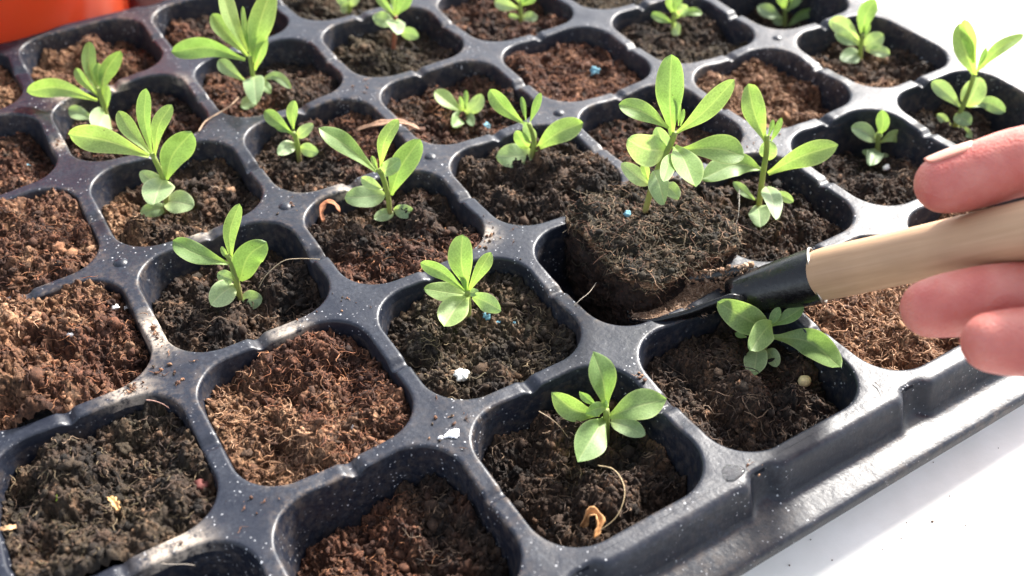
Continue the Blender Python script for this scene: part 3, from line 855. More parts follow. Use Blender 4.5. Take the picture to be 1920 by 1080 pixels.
def plug():
    r = np.random.default_rng(55)
    nt_, ns = 260, 120
    th = np.arange(nt_) * 2 * np.pi / nt_; s = np.concatenate([np.linspace(.005, .9, 55), np.linspace(.915, 1.12, 20), np.linspace(1.14, 2, 45)])
    TT, SS = np.meshgrid(th, s, indexing='ij')
    X, Y, Z = plug_surf(TT.ravel(), SS.ravel(), r)
    V = np.stack([X, Y, Z], 1) + r.normal(0, .00013, (len(X), 3))
    # the seam at th=0 must close, so blend noise there
    t = np.clip(.42 + 1.0 * vnoise(X * 180, Y * 180 + Z * 160, 1) + .7 * vnoise(X * 700, Y * 700 + Z * 500, 2) + r.normal(0, .16, len(X)), 0, 1)
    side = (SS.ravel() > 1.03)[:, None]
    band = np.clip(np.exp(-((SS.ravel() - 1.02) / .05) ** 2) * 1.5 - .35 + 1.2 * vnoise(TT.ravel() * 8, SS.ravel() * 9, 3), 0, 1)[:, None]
    c = np.where(side, palmix(PAL['red'], t) * .22, palmix(PAL['moss'], t) * .58)  # red-brown sides, darkened so that their shade is painted into the colour
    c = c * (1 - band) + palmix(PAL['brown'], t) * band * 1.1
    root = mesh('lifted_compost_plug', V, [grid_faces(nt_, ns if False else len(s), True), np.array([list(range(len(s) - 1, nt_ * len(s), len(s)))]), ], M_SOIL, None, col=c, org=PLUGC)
    tagit(root, 'dark root filled compost plug levered out of its cell by the trowel', 'compost')
    n = 2300
    th_ = r.uniform(0, 2 * np.pi, n); s_ = np.where(r.random(n) < .7, np.sqrt(r.random(n)), r.uniform(1, 1.95, n))
    x, y, z = plug_surf(th_, s_, r); sz = np.clip(np.exp(r.normal(-7.75, .5, n)), .0002, .0015)
    t = r.random(n); cc = np.where((s_ > 1.02)[:, None], palmix(PAL['red'], t) * .24, palmix(PAL['moss'], t) * .75) * r.uniform(.7, 1.4, (n, 1))  # crumbs on the sides get the same painted shade
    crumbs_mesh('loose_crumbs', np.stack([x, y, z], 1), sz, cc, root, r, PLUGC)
    n = 1500
    th_ = r.uniform(0, 2 * np.pi, n); s_ = np.where(r.random(n) < .6, np.sqrt(r.random(n)), np.where(r.random(n) < .5, r.uniform(.95, 1.12, n), r.uniform(1, 1.9, n)))
    x, y, z = plug_surf(th_, s_, r)
    nr_ = np.where((s_ > 1.0)[:, None], np.stack([np.cos(th_), np.sin(th_), .2 + 0 * th_], 1), np.array([0, 0, 1.0]))
    nr_ /= np.linalg.norm(nr_, axis=1)[:, None]
    pal = np.array(FPAL['moss'] + [(.30, .18, .11), (.13, .06, .035)]) * .75; cc = pal[r.integers(0, len(pal), n)] * r.uniform(.7, 1.3, (n, 1)) * np.where(s_ > 1.12, .35, 1)[:, None]  # fibres below the top edge coloured darker, shade included
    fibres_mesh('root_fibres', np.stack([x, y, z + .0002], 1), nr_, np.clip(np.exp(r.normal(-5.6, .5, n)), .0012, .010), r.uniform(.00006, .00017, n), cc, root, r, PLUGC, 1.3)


plug()

# ------------------------------------------------------------------ seedlings
HV = norm(np.array([R[2][0], R[2][1], 0.0]))
RV = norm(np.cross(HV, np.array([0, 0, 1.0])))
UPV = np.array([0, 0, 1.0])


def leaf_mesh(A, Mid, T, wid, roll, mat, parent, r, rnd, name='leaf', fold=.22, twist=0.0, tipp=None):
    n, m_ = 25, 9
    path = smooth_path([A, Mid, T], n)
    Tn = np.gradient(path, axis=0); Tn /= np.linalg.norm(Tn, axis=1)[:, None]
    L = np.linalg.norm(np.diff(path, axis=0), axis=1).sum()
    s = np.linspace(0, 1, n)
    if rnd:
        wp = np.sin(np.pi * np.clip(s, 0, 1) ** .95) ** .55
        wp = np.maximum(wp, .16 * (1 - s)); wp *= 1
    else:
        pk = r.uniform(.58, .66); pw = r.uniform(.50, .72) if tipp is None else tipp
        g = np.clip(s / pk, 0, 1); g = .17 + .83 * (g * g * (3 - 2 * g)) ** .85
        e_ = np.clip((s - pk) / (1 - pk), 0, 1)
        wp = np.where(s < pk, g, (1 - e_ ** 2.1) ** pw)
    wp[-1] = .02
    wp = wp / wp.max()
    V = []; uv = []
    a = np.linspace(-1, 1, m_)
    ph = r.uniform(0, 6.28); wamp = r.uniform(.02, .08) * wid
    for i in range(n):
        vd = norm(path[i] - C)
        W = norm(np.cross(Tn[i], vd)); Nn = norm(np.cross(W, Tn[i]))
        if np.dot(Nn, vd) > 0: Nn = -Nn
        ang = roll + twist * (s[i] - .3)
        W2 = W * math.cos(ang) + Nn * math.sin(ang); N2 = Nn * math.cos(ang) - W * math.sin(ang)
        hw = wid / 2 * wp[i] / max(.6, math.cos(roll))
        cup = fold * hw * (np.abs(a) ** 1.3) - fold * hw * .35
        crease = -.00014 * np.exp(-(a / .12) ** 2) * (1 - s[i] * .5)
        wave = wamp * np.sin(s[i] * 9 + ph + np.sign(a)) * np.abs(a) ** 2
        V.append(path[i] + W2 * (a * hw)[:, None] + N2 * (cup + crease + wave)[:, None])
        uv.append(np.stack([(a + 1) / 2, np.full(m_, s[i])], 1))
    V = np.concatenate(V); uv = np.concatenate(uv)
    return mesh(name, V, [grid_faces(n, m_)], mat, parent, uv=uv, org=A)


def seedling(cell, base, stem, leaves, label, z=None, red=False, lean=0):
    """base: picture point of the stem foot; leaves: (bx,by,tx,ty,width,[opts])"""
    r = np.random.default_rng(int(base[0] * 3 + base[1]))
    if z is None:
        zz = SOILS[cell]['z']
        for _ in range(12):
            B = at_z(base[0], base[1], zz); zz = float(soil_height(cell, np.array([B[0]]), np.array([B[1]]))[0])
        zz -= .0004
    else:
        zz = z
    B = at_z(base[0], base[1], zz)
    root = empty('seedling', B.tolist(), label, 'seedling', 'seedlings growing in the tray')
    pn = norm(HV)
    sp = [B - np.array([0, 0, .0015])] + [at_plane(px, py, B, pn) for px, py in [base] + list(stem)]
    pts = smooth_path(sp, 14)
    rad = np.linspace(.00095, .00078, 14)
    V, Fq = tube(pts, rad, 8)
    mesh('stem', V, Fq, M_STEMR if red else M_STEM, root, org=B, uv=np.stack([np.zeros(len(V)), np.repeat(np.arange(14) / 13, 8)], 1))
    for lf in leaves:
        bx, by, tx, ty, wd = lf[:5]
        o = lf[5] if len(lf) > 5 else {}
        A = at_plane(bx, by, B, pn)
        if A[2] < zz + .0012:
            A = at_z(bx, by, zz + .0012)
        Lp = math.hypot(tx - bx, ty - by); dy = (ty - by) / max(Lp, 1)
        # the leaf's own plane: steep for leaves that rise, near level for leaves that reach forward
        if 'e' in o: e = math.radians(o['e'])
        elif dy > .12: e = math.radians(12)
        elif dy > -.15: e = None
        else: e = math.radians(72)
        if dy > .12:
            wv = -HV * math.cos(e) + UPV * math.sin(e) * -1 * 0 + UPV * 0
            wv = norm(-HV + UPV * math.tan(math.radians(o.get('e', 4))))
        elif e is None:
            wv = norm(HV * math.cos(math.radians(55)) + UPV * math.sin(math.radians(55)))
        else:
            wv = norm(HV * math.cos(e) + UPV * math.sin(e))
        n = norm(np.cross(RV, wv))
        T = at_plane(tx, ty, A, n)
        if T[2] < zz + .0010:
            T = at_z(tx, ty, zz + .0010 + .001 * r.random())
        if 'm' in o:
            M_ = at_plane(o['m'][0], o['m'][1], A, n)
        else:
            M_ = (A + T) / 2
        Ln = np.linalg.norm(T - A)
        nn = n if np.dot(n, C - A) > 0 else -n
        M_ = M_ + nn * Ln * o.get('arch', r.uniform(.03, .10))
        wid = wd * depth(M_) / F * 1.02
        rnd = o.get('rnd', wd / max(Lp, 1) > .52)
        cot = o.get('cot', rnd)
        leaf_mesh(A, M_, T, wid, o.get('roll', r.uniform(-.45, .45)), M_COT if cot else M_LEAF, root, r, rnd,
                  fold=o.get('fold', .12 if rnd else .24), twist=r.uniform(-.4, .4), tipp=o.get('p', .95 if cell == (-1, 0) else None))
    return root


CT = dict(cot=True)
seedling((0, 0), (1430, 662), [(1436, 635), (1440, 612)], [
    (1437, 655, 1457, 688, 28, dict(cot=True, rnd=True)), (1420, 650, 1413, 706, 42, dict(cot=True, rnd=True)),
    (1400, 632, 1378, 625, 11), (1445, 612, 1507, 575, 26), (1440, 618, 1345, 566, 56, dict(rnd=True, cot=False)),
    (1450, 632, 1576, 688, 52, dict(m=(1515, 645), rnd=False, arch=.03, e=22)), (1447, 606, 1408, 658, 44, dict(rnd=True, cot=False)), (1440, 612, 1462, 576, 18)],
    'broad leaved seedling partly shaded by the black ferrule, beside the yellow pellet')
seedling((-1, 0), (1136, 832), [(1137, 800), (1137, 768)], [
    (1105, 800, 1090, 797, 14, CT), (1145, 790, 1210, 817, 34, dict(rnd=True)), (1120, 762, 1086, 734, 16),
    (1125, 778, 1034, 736, 42, dict(m=(1078, 766))), (1137, 765, 1112, 659, 52, dict(m=(1130, 705), rnd=False)), (1138, 783, 1250, 748, 56, dict(m=(1190, 757), rnd=False)),
    (1133, 785, 1083, 866, 60, dict(rnd=False, m=(1112, 825))), (1136, 764, 1098, 776, 26, dict(rnd=True, cot=False)), (1137, 766, 1131, 745, 12)],
    'star shaped seedling with five pointed leaves in the front row')
seedling((-1, 1), (878, 596), [(878, 570), (876, 545)], [
    (885, 557, 940, 583, 32, dict(rnd=True)), (878, 550, 897, 545, 16), (875, 548, 788, 493, 27, dict(m=(830, 508))),
    (872, 552, 795, 541, 36, dict(rnd=True, cot=False)), (876, 545, 867, 440, 44, dict(m=(865, 488))), (877, 548, 921, 473, 27, dict(m=(903, 500))),
    (878, 553, 832, 612, 50, dict(rnd=False)), (875, 548, 866, 503, 13)],
    'pale green seedling above the blue granules in the cell with the white perlite lump')
seedling((-2, 2), (452, 566), [(444, 530), (433, 490), (426, 478)], [
    (452, 563, 492, 560, 36, dict(rnd=True)), (440, 535, 395, 572, 46, dict(rnd=True)), (438, 525, 408, 512, 27, dict(rnd=True)),
    (428, 495, 324, 452, 40, dict(m=(372, 472))), (433, 490, 449, 382, 28, dict(m=(433, 432))), (450, 527, 500, 455, 52, dict(m=(468, 478), rnd=True, cot=False)), (427, 486, 415, 462, 10)],
    'seedling with a folded round right leaf, in the cell crossed by a thin hair')
seedling((-1, 2), (731, 408), [(728, 370), (718, 332), (709, 318)], [
    (738, 399, 701, 410, 23, CT), (738, 394, 780, 403, 26, dict(rnd=True)), (722, 366, 646, 371, 42, dict(rnd=True)),
    (718, 355, 677, 333, 22, CT), (706, 322, 598, 240, 38, dict(m=(648, 268))), (714, 312, 747, 224, 27, dict(m=(722, 262))),
    (733, 366, 788, 261, 47, dict(m=(752, 312))), (714, 326, 750, 298, 30, dict(roll=.3)), (708, 318, 697, 292, 10)],
    'seedling with a long leaf to the left, in the cell with the orange curl')
seedling((-2, 3), (312, 400), [(311, 365), (305, 332), (285, 288)], [
    (312, 390, 263, 400, 28, CT), (308, 378, 364, 386, 42, dict(rnd=True)), (310, 350, 262, 322, 30, CT), (307, 335, 288, 384, 54, dict(rnd=True, e=4)),
    (280, 293, 128, 252, 50, dict(m=(203, 262))), (283, 290, 222, 208, 30, dict(m=(246, 245))), (284, 286, 274, 166, 27, dict(m=(272, 220))),
    (290, 292, 322, 196, 28, dict(m=(300, 235))), (311, 337, 360, 248, 52, dict(m=(326, 290), rnd=False))],
    'large seedling with a level left leaf and a broad cupped right leaf')
seedling((-2, 4), (202, 248), [(198, 212), (190, 185), (184, 165)], [
    (178, 222, 128, 204, 25, CT), (200, 212, 182, 250, 44, dict(rnd=True)), (183, 188, 50, 172, 34, dict(m=(112, 165))),
    (200, 205, 203, 160, 13), (185, 162, 184, 118, 18), (184, 180, 142, 128, 18, dict(m=(158, 150))), (185, 180, 168, 78, 24, dict(m=(170, 125))), (190, 178, 227, 95, 30, dict(m=(200, 135)))],
    'leftmost seedling, its lowest long leaf pointing left over the tray rim')
seedling((-1, 4), (478, 203), [(476, 160), (472, 125), (468, 105)], [
    (482, 185, 451, 200, 24, CT), (488, 155, 508, 175, 18, CT), (460, 152, 410, 112, 26, dict(m=(428, 128), cot=True)),
    (488, 152, 546, 166, 18, dict(m=(518, 148), cot=True)), (476, 142, 481, 196, 38, dict(rnd=True)), (460, 112, 322, 98, 37, dict(m=(392, 90))),
    (472, 112, 474, 26, 22), (464, 105, 397, 26, 32, dict(m=(425, 60))), (464, 98, 416, -30, 32, dict(m=(433, 30))), (478, 132, 494, 58, 26, dict(m=(490, 92))),
    (474, 118, 512, -28, 44, dict(m=(488, 50))), (468, 102, 455, 12, 10)],
    'tallest seedling near the orange pot with a long leaf hanging left')
seedling((-1, 3), (561, 296), [(557, 268), (550, 248)], [
    (563, 278, 597, 286, 25, CT), (553, 270, 522, 291, 26, dict(rnd=True)), (549, 252, 496, 208, 26, dict(m=(520, 226))),
    (556, 257, 587, 232, 21), (550, 242, 552, 188, 20, dict(m=(548, 215))), (549, 248, 515, 236, 12)],
    'small seedling left of the bark strip')
seedling((0, 3), (876, 234), [(872, 214)], [
    (876, 214, 887, 236, 18, CT), (870, 214, 849, 238, 26, dict(rnd=True, cot=False)), (868, 210, 815, 171, 29, dict(m=(838, 188))), (872, 212, 903, 176, 26, dict(m=(893, 195))),
    (870, 208, 862, 180, 8), (873, 206, 874, 169, 10)],
    'tiny bushy seedling in the middle of the third row beside a blue granule')
seedling((0, 2), (992, 330), [(998, 288), (1001, 262), (992, 232)], [
    (988, 312, 965, 320, 14, CT), (1004, 308, 1046, 318, 28, dict(rnd=True)), (990, 278, 967, 245, 26, dict(rnd=True, cot=False)), (1000, 292, 930, 293, 46, dict(rnd=True)),
    (982, 232, 918, 168, 31, dict(m=(945, 200))), (986, 226, 978, 181, 10), (994, 228, 1014, 174, 15), (1003, 282, 1093, 230, 42, dict(m=(1043, 248), rnd=False)),
    (1001, 266, 984, 228, 22)],
    'seedling with a paddle leaf reaching right, directly left of the lifted plug')
seedling(None, (1212, 388), [(1232, 320), (1257, 272), (1266, 248)], [
    (1275, 282, 1396, 292, 54, dict(m=(1340, 278), cot=False, rnd=False)),
    (1216, 346, 1165, 306, 31, dict(rnd=True)), (1215, 338, 1206, 303, 16), (1264, 288, 1244, 340, 27, dict(e=20)),
    (1246, 345, 1273, 372, 28, CT), (1225, 320, 1246, 384, 40, dict(rnd=True, e=10)),
    (1249, 284, 1231, 238, 30, CT), (1250, 283, 1176, 262, 60, dict(rnd=True, m=(1212, 278))), (1254, 240, 1160, 196, 38, dict(m=(1205, 208))),
    (1260, 254, 1259, 102, 51, dict(m=(1254, 180), rnd=False)), (1270, 248, 1377, 149, 38, dict(m=(1320, 208))), (1272, 236, 1271, 172, 10), (1276, 236, 1282, 204, 8),
    (1264, 274, 1304, 350, 48, dict(rnd=False, e=12))],
    'largest seedling, standing in the lifted compost plug', z=.0080)
seedling((1, 1), (1422, 392), [(1430, 330), (1437, 285), (1438, 255)], [
    (1415, 375, 1375, 341, 18, CT), (1428, 318, 1315, 336, 46, dict(m=(1378, 318), cot=False, rnd=False)), (1445, 362, 1488, 379, 18, CT),
    (1420, 385, 1426, 426, 40, dict(rnd=True)), (1438, 350, 1455, 412, 34, dict(rnd=True)), (1440, 300, 1440, 262, 32, dict(rnd=True)),
    (1446, 264, 1466, 221, 13), (1440, 258, 1450, 224, 9), (1436, 266, 1403, 157, 43, dict(m=(1414, 210))), (1440, 325, 1572, 272, 44, dict(m=(1500, 290)))],
    'tall seedling with two wide side leaves just above the ferrule')
seedling((2, 1), (1646, 297), [(1646, 270), (1648, 250)], [
    (1635, 289, 1617, 283, 12, CT), (1650, 292, 1667, 296, 11, CT), (1645, 280, 1632, 311, 30, dict(rnd=True)), (1643, 264, 1596, 238, 29, dict(m=(1618, 245))),
    (1648, 268, 1703, 260, 23, dict(m=(1674, 255))), (1649, 254, 1654, 206, 24, dict(m=(1654, 232))), (1646, 262, 1648, 246, 14)],
    'small seedling closest to the thumb tip')
seedling((3, 1), (1788, 242), [(1802, 208), (1815, 175), (1827, 140)], [
    (1793, 236, 1822, 258, 15, CT), (1782, 234, 1757, 214, 16, CT), (1790, 216, 1820, 234, 26, dict(rnd=True)), (1818, 200, 1885, 210, 27, dict(m=(1850, 197), cot=True)),
    (1802, 202, 1748, 152, 28, dict(m=(1772, 172), cot=True)), (1812, 200, 1838, 145, 42, dict(rnd=True)), (1826, 118, 1808, 36, 26),
    (1832, 130, 1850, 88, 10), (1832, 134, 1920, 64, 25, dict(m=(1868, 92))), (1828, 142, 1798, 44, 42, dict(m=(1806, 92)))],
    'lanky seedling at the right border against the white bench')
seedling((3, 2), (1612, 118), [(1614, 90), (1618, 62)], [
    (1613, 102, 1577, 114, 31, dict(rnd=True)), (1622, 92, 1668, 102, 22, CT), (1620, 86, 1657, 65, 31, dict(rnd=True)), (1612, 78, 1555, 38, 31, dict(m=(1582, 50), cot=True)),
    (1612, 84, 1565, 60, 25, CT), (1616, 74, 1628, 42, 14), (1617, 70, 1641, -2, 31, dict(m=(1622, 30)))],
    'seedling beside the pale husk, its tallest leaf just reaching the top edge')
seedling((3, 3), (1471, 62), [(1472, 35), (1471, 15)], [
    (1467, 34, 1420, 12, 24, CT), (1468, 46, 1446, 30, 15, CT), (1476, 52, 1536, 20, 18, dict(m=(1502, 28))), (1478, 54, 1518, 46, 12), (1471, 20, 1462, -22, 22), (1475, 22, 1500, -10, 17)],
    'seedling in the deep shaded cell at the top right')
seedling((2, 3), (1263, 68), [(1263, 40), (1264, 22)], [
    (1262, 48, 1273, 66, 20, CT), (1260, 42, 1221, 26, 17), (1268, 34, 1317, 25, 15, dict(m=(1292, 22))), (1262, 26, 1252, -6, 14), (1264, 24, 1274, -12, 16), (1268, 26, 1290, 12, 22, CT)],
    'spiky small seedling fourth from the right along the top edge')
seedling((1, 4), (978, 42), [(976, 20), (974, 4)], [
    (976, 34, 954, 28, 10, CT), (980, 32, 1008, 33, 20, CT), (974, 16, 927, 4, 23, dict(cot=True)), (976, 10, 992, -22, 18), (974, 8, 958, -32, 16), (979, 10, 1006, -8, 14)],
    'seedling cut by the top edge in the middle of the picture')
seedling((0, 4), (738, 94), [(740, 62), (742, 30)], [
    (752, 62, 785, 70, 23, dict(rnd=True)), (738, 42, 699, 30, 28, dict(rnd=True)), (740, 36, 744, 64, 34, dict(rnd=True)), (741, 30, 704, -12, 16), (744, 28, 768, -16, 26), (742, 28, 735, -30, 15)],
    'seedling standing on a thin bare red stem', red=True)
seedling((0, 5), (656, 26), [(656, 10)], [
    (655, 14, 638, 20, 18, CT), (656, 10, 630, -6, 16), (656, 10, 674, -8, 15)],
    'seedling mostly cut off at the top edge, left of the red stemmed one')

# ------------------------------------------------------------------ trowel
def trowel():
    A0 = at_depth(1372, 560, .2785); A1 = at_depth(1532, 517, .2680)
    ax = norm(A1 - A0)
    H1 = at_depth(1925, 431, .2140)
    root = empty('hand_trowel', A1.tolist(), 'small trowel with pale wooden handle, black ferrule and soil caked blade under the plug', 'trowel')
    wood, nt, b = newmat('pale_wood')
    pos = objco(nt)
    mp = N(nt, 'ShaderNodeMapping'); nt.links.new(pos, mp.inputs[0])
    hd = norm(H1 - A1)
    rot = Vector(hd.tolist()).rotation_difference(Vector((1, 0, 0))).to_euler()
    mp.inputs['Rotation'].default_value = rot
    mp2 = N(nt, 'ShaderNodeMapping'); mp2.inputs['Scale'].default_value = (28, 620, 620); nt.links.new(mp.outputs[0], mp2.inputs[0]); mp = mp2; mp.vector_type = 'POINT'
    mp.vector_type = 'POINT'
    n = N(nt, 'ShaderNodeTexNoise', i_Scale=1.0, i_Detail=6.0, i_Roughness=.6, i_Distortion=.4); nt.links.new(mp.outputs[0], n.inputs['Vector'])
    r_ = ramp(nt, n.outputs['Fac'], [(.30, (.44, .265, .155)), (.5, (.50, .31, .185)), (.70, (.55, .35, .22))])
    n2 = N(nt, 'ShaderNodeTexNoise', i_Scale=70.0, i_Detail=3.0); nt.links.new(pos, n2.inputs['Vector'])
    r2 = ramp(nt, n2.outputs['Fac'], [(.3, .92), (.7, 1.05)])
    nt.links.new(mixc(nt, 1.0, r_.outputs[0], r2.outputs[0], 'MULTIPLY'), b.inputs['Base Color'])
    b.inputs['Roughness'].default_value = .55
    bp = N(nt, 'ShaderNodeBump', i_Strength=.2, i_Distance=.0003); nt.links.new(n.outputs['Fac'], bp.inputs['Height']); nt.links.new(bp.outputs[0], b.inputs['Normal'])
    # handle: slightly rounded shoulder at the ferrule, swelling along its length
    H2 = H1 + (H1 - A1) * .75
    ts = np.array([-.06, -.01, .0, .015, .04, .08, .16, .3, .5, .75, 1.0, 1.25, 1.5, 1.68, 1.74, 1.76])
    rd = np.array([.0058, .0060, .0062, .0066, .0068, .0069, .0069, .0067, .0065, .0064, .0063, .0063, .0062, .0056, .0042, .0015])
    V, f = tube(A1 + (H1 - A1) * ts[:, None], rd, 40)
    mesh('handle', V, f, wood, root, org=A1)
    blk = simple('black_enamel', (.007, .007, .008), .3, .5, noise=(200, .7, 1.6), bump=(700, .25, .0004))
    nb_ = blk.node_tree; nz = N(nb_, 'ShaderNodeTexNoise', i_Scale=340.0, i_Detail=5.0, i_Roughness=.7); nb_.links.new(objco(nb_), nz.inputs['Vector'])
    rz = ramp(nb_, nz.outputs['Fac'], [(.35, .16), (.68, .42)]); nb_.links.new(rz.outputs[0], nb_.nodes['Principled BSDF'].inputs['Roughness'])
    dz = ramp(nb_, nz.outputs['Fac'], [(.64, (.004, .004, .005)), (.74, (.07, .048, .034))]); nb_.links.new(dz.outputs[0], nb_.nodes['Principled BSDF'].inputs['Base Color'])
    # ferrule: a wrapped cone, wider at the wood
    ts = np.array([0, .12, .3, .5, .7, .9, .985, 1.0]); rd = np.array([.0052, .0056, .0061, .0066, .0070, .0074, .0075, .0075])
    V, f = tube(A0 + (A1 - A0) * ts[:, None], rd, 40, cap=False)
    fer = mesh('ferrule', V, f, blk, root, org=A0)
    md = fer.modifiers.new('solid', 'SOLIDIFY'); md.thickness = .0006; md.offset = -1
    # bright steel lip of the ferrule
    th = np.linspace(0, 2 * np.pi, 48, endpoint=False)
    a = norm(np.cross(ax, UPV)); b2 = np.cross(ax, a)
    big, sm = .0075, .00042
    ph = np.linspace(0, 2 * np.pi, 8, endpoint=False)
    V = np.array([[A1 + (a * math.cos(t) + b2 * math.sin(t)) * (big + sm * math.cos(p)) + ax * sm * math.sin(p) for p in ph] + [A1 + (a * math.cos(t) + b2 * math.sin(t)) * (big + sm)] for t in th]).reshape(-1, 3)
    steel = simple('worn_steel', (.50, .48, .46), .34, .5, metal=1.0)
    mesh('ferrule_lip', V, [grid_faces(48, 9, True)], steel, root, org=A1)
    # blade: scooped plate running from the ferrule down under the plug
    nb, mb = 34, 21
    NE = smooth_path([at_depth(1420, 572, .2750), at_z(1380, 552, .0075), at_z(1340, 562, .0055), at_z(1290, 582, .0026), at_z(1228, 598, .0004), at_z(1185, 607, -.0035)], nb)
    FE = smooth_path([at_depth(1420, 500, .2795), at_z(1390, 500, .0075), at_z(1330, 512, .0035), at_z(1270, 520, .0005), at_z(1215, 540, -.0050), at_z(1175, 575, -.0075)], nb)
    V = []
    for i in range(nb):
        s = i / (nb - 1)
        a_ = np.linspace(0, math.pi, mb)
        t_ = (1 - np.cos(a_)) / 2
        dip = .0098 * (1 - s) ** 1.1 + .0022
        mid = (NE[i] + FE[i]) / 2
        sh = (1 - max(0, (s - .8) / .2) ** 2 * .6)
        V.append(mid + ((NE[i] - mid) * sh)[None] * np.cos(a_)[:, None] + UPV * (-dip * np.sin(a_) ** .6)[:, None])
    V = np.concatenate(V)
    bl = mesh('blade', V, [grid_faces(nb, mb)], blk, root, org=A0)
    md = bl.modifiers.new('solid', 'SOLIDIFY'); md.thickness = .0008; md.offset = 0
    # dried soil clinging to the blade's inside: a crust of flakes and fibres
    r = np.random.default_rng(4)
    Vg = V.reshape(nb, mb, 3)
    n = 2600
    ii = r.integers(3, nb - 3, n); jj = r.integers(4, mb - 1, n)
    f1, f2 = r.random(n)[:, None], r.random(n)[:, None]
    pos = Vg[ii, jj] * (1 - f1) * (1 - f2) + Vg[ii + 1, jj] * f1 * (1 - f2) + Vg[ii, jj + 1] * (1 - f1) * f2 + Vg[ii + 1, jj + 1] * f1 * f2
    pos = pos + np.array([0, 0, .0008])
    pal = np.array([(.30, .19, .12), (.22, .13, .08), (.16, .09, .055), (.38, .26, .18)])
    crumbs_mesh('soil_crust', pos, r.uniform(.0003, .0010, n), pal[r.integers(0, 4, n)], root, r, A0, .6)
    n = 500
    pos2 = pos[:n] + np.array([0, 0, .0006])
    fibres_mesh('clinging_fibres', pos2, np.tile(UPV, (n, 1)), r.uniform(.002, .006, n), r.uniform(.00007, .00016, n), pal[r.integers(0, 4, n)], root, r, A0)


trowel()

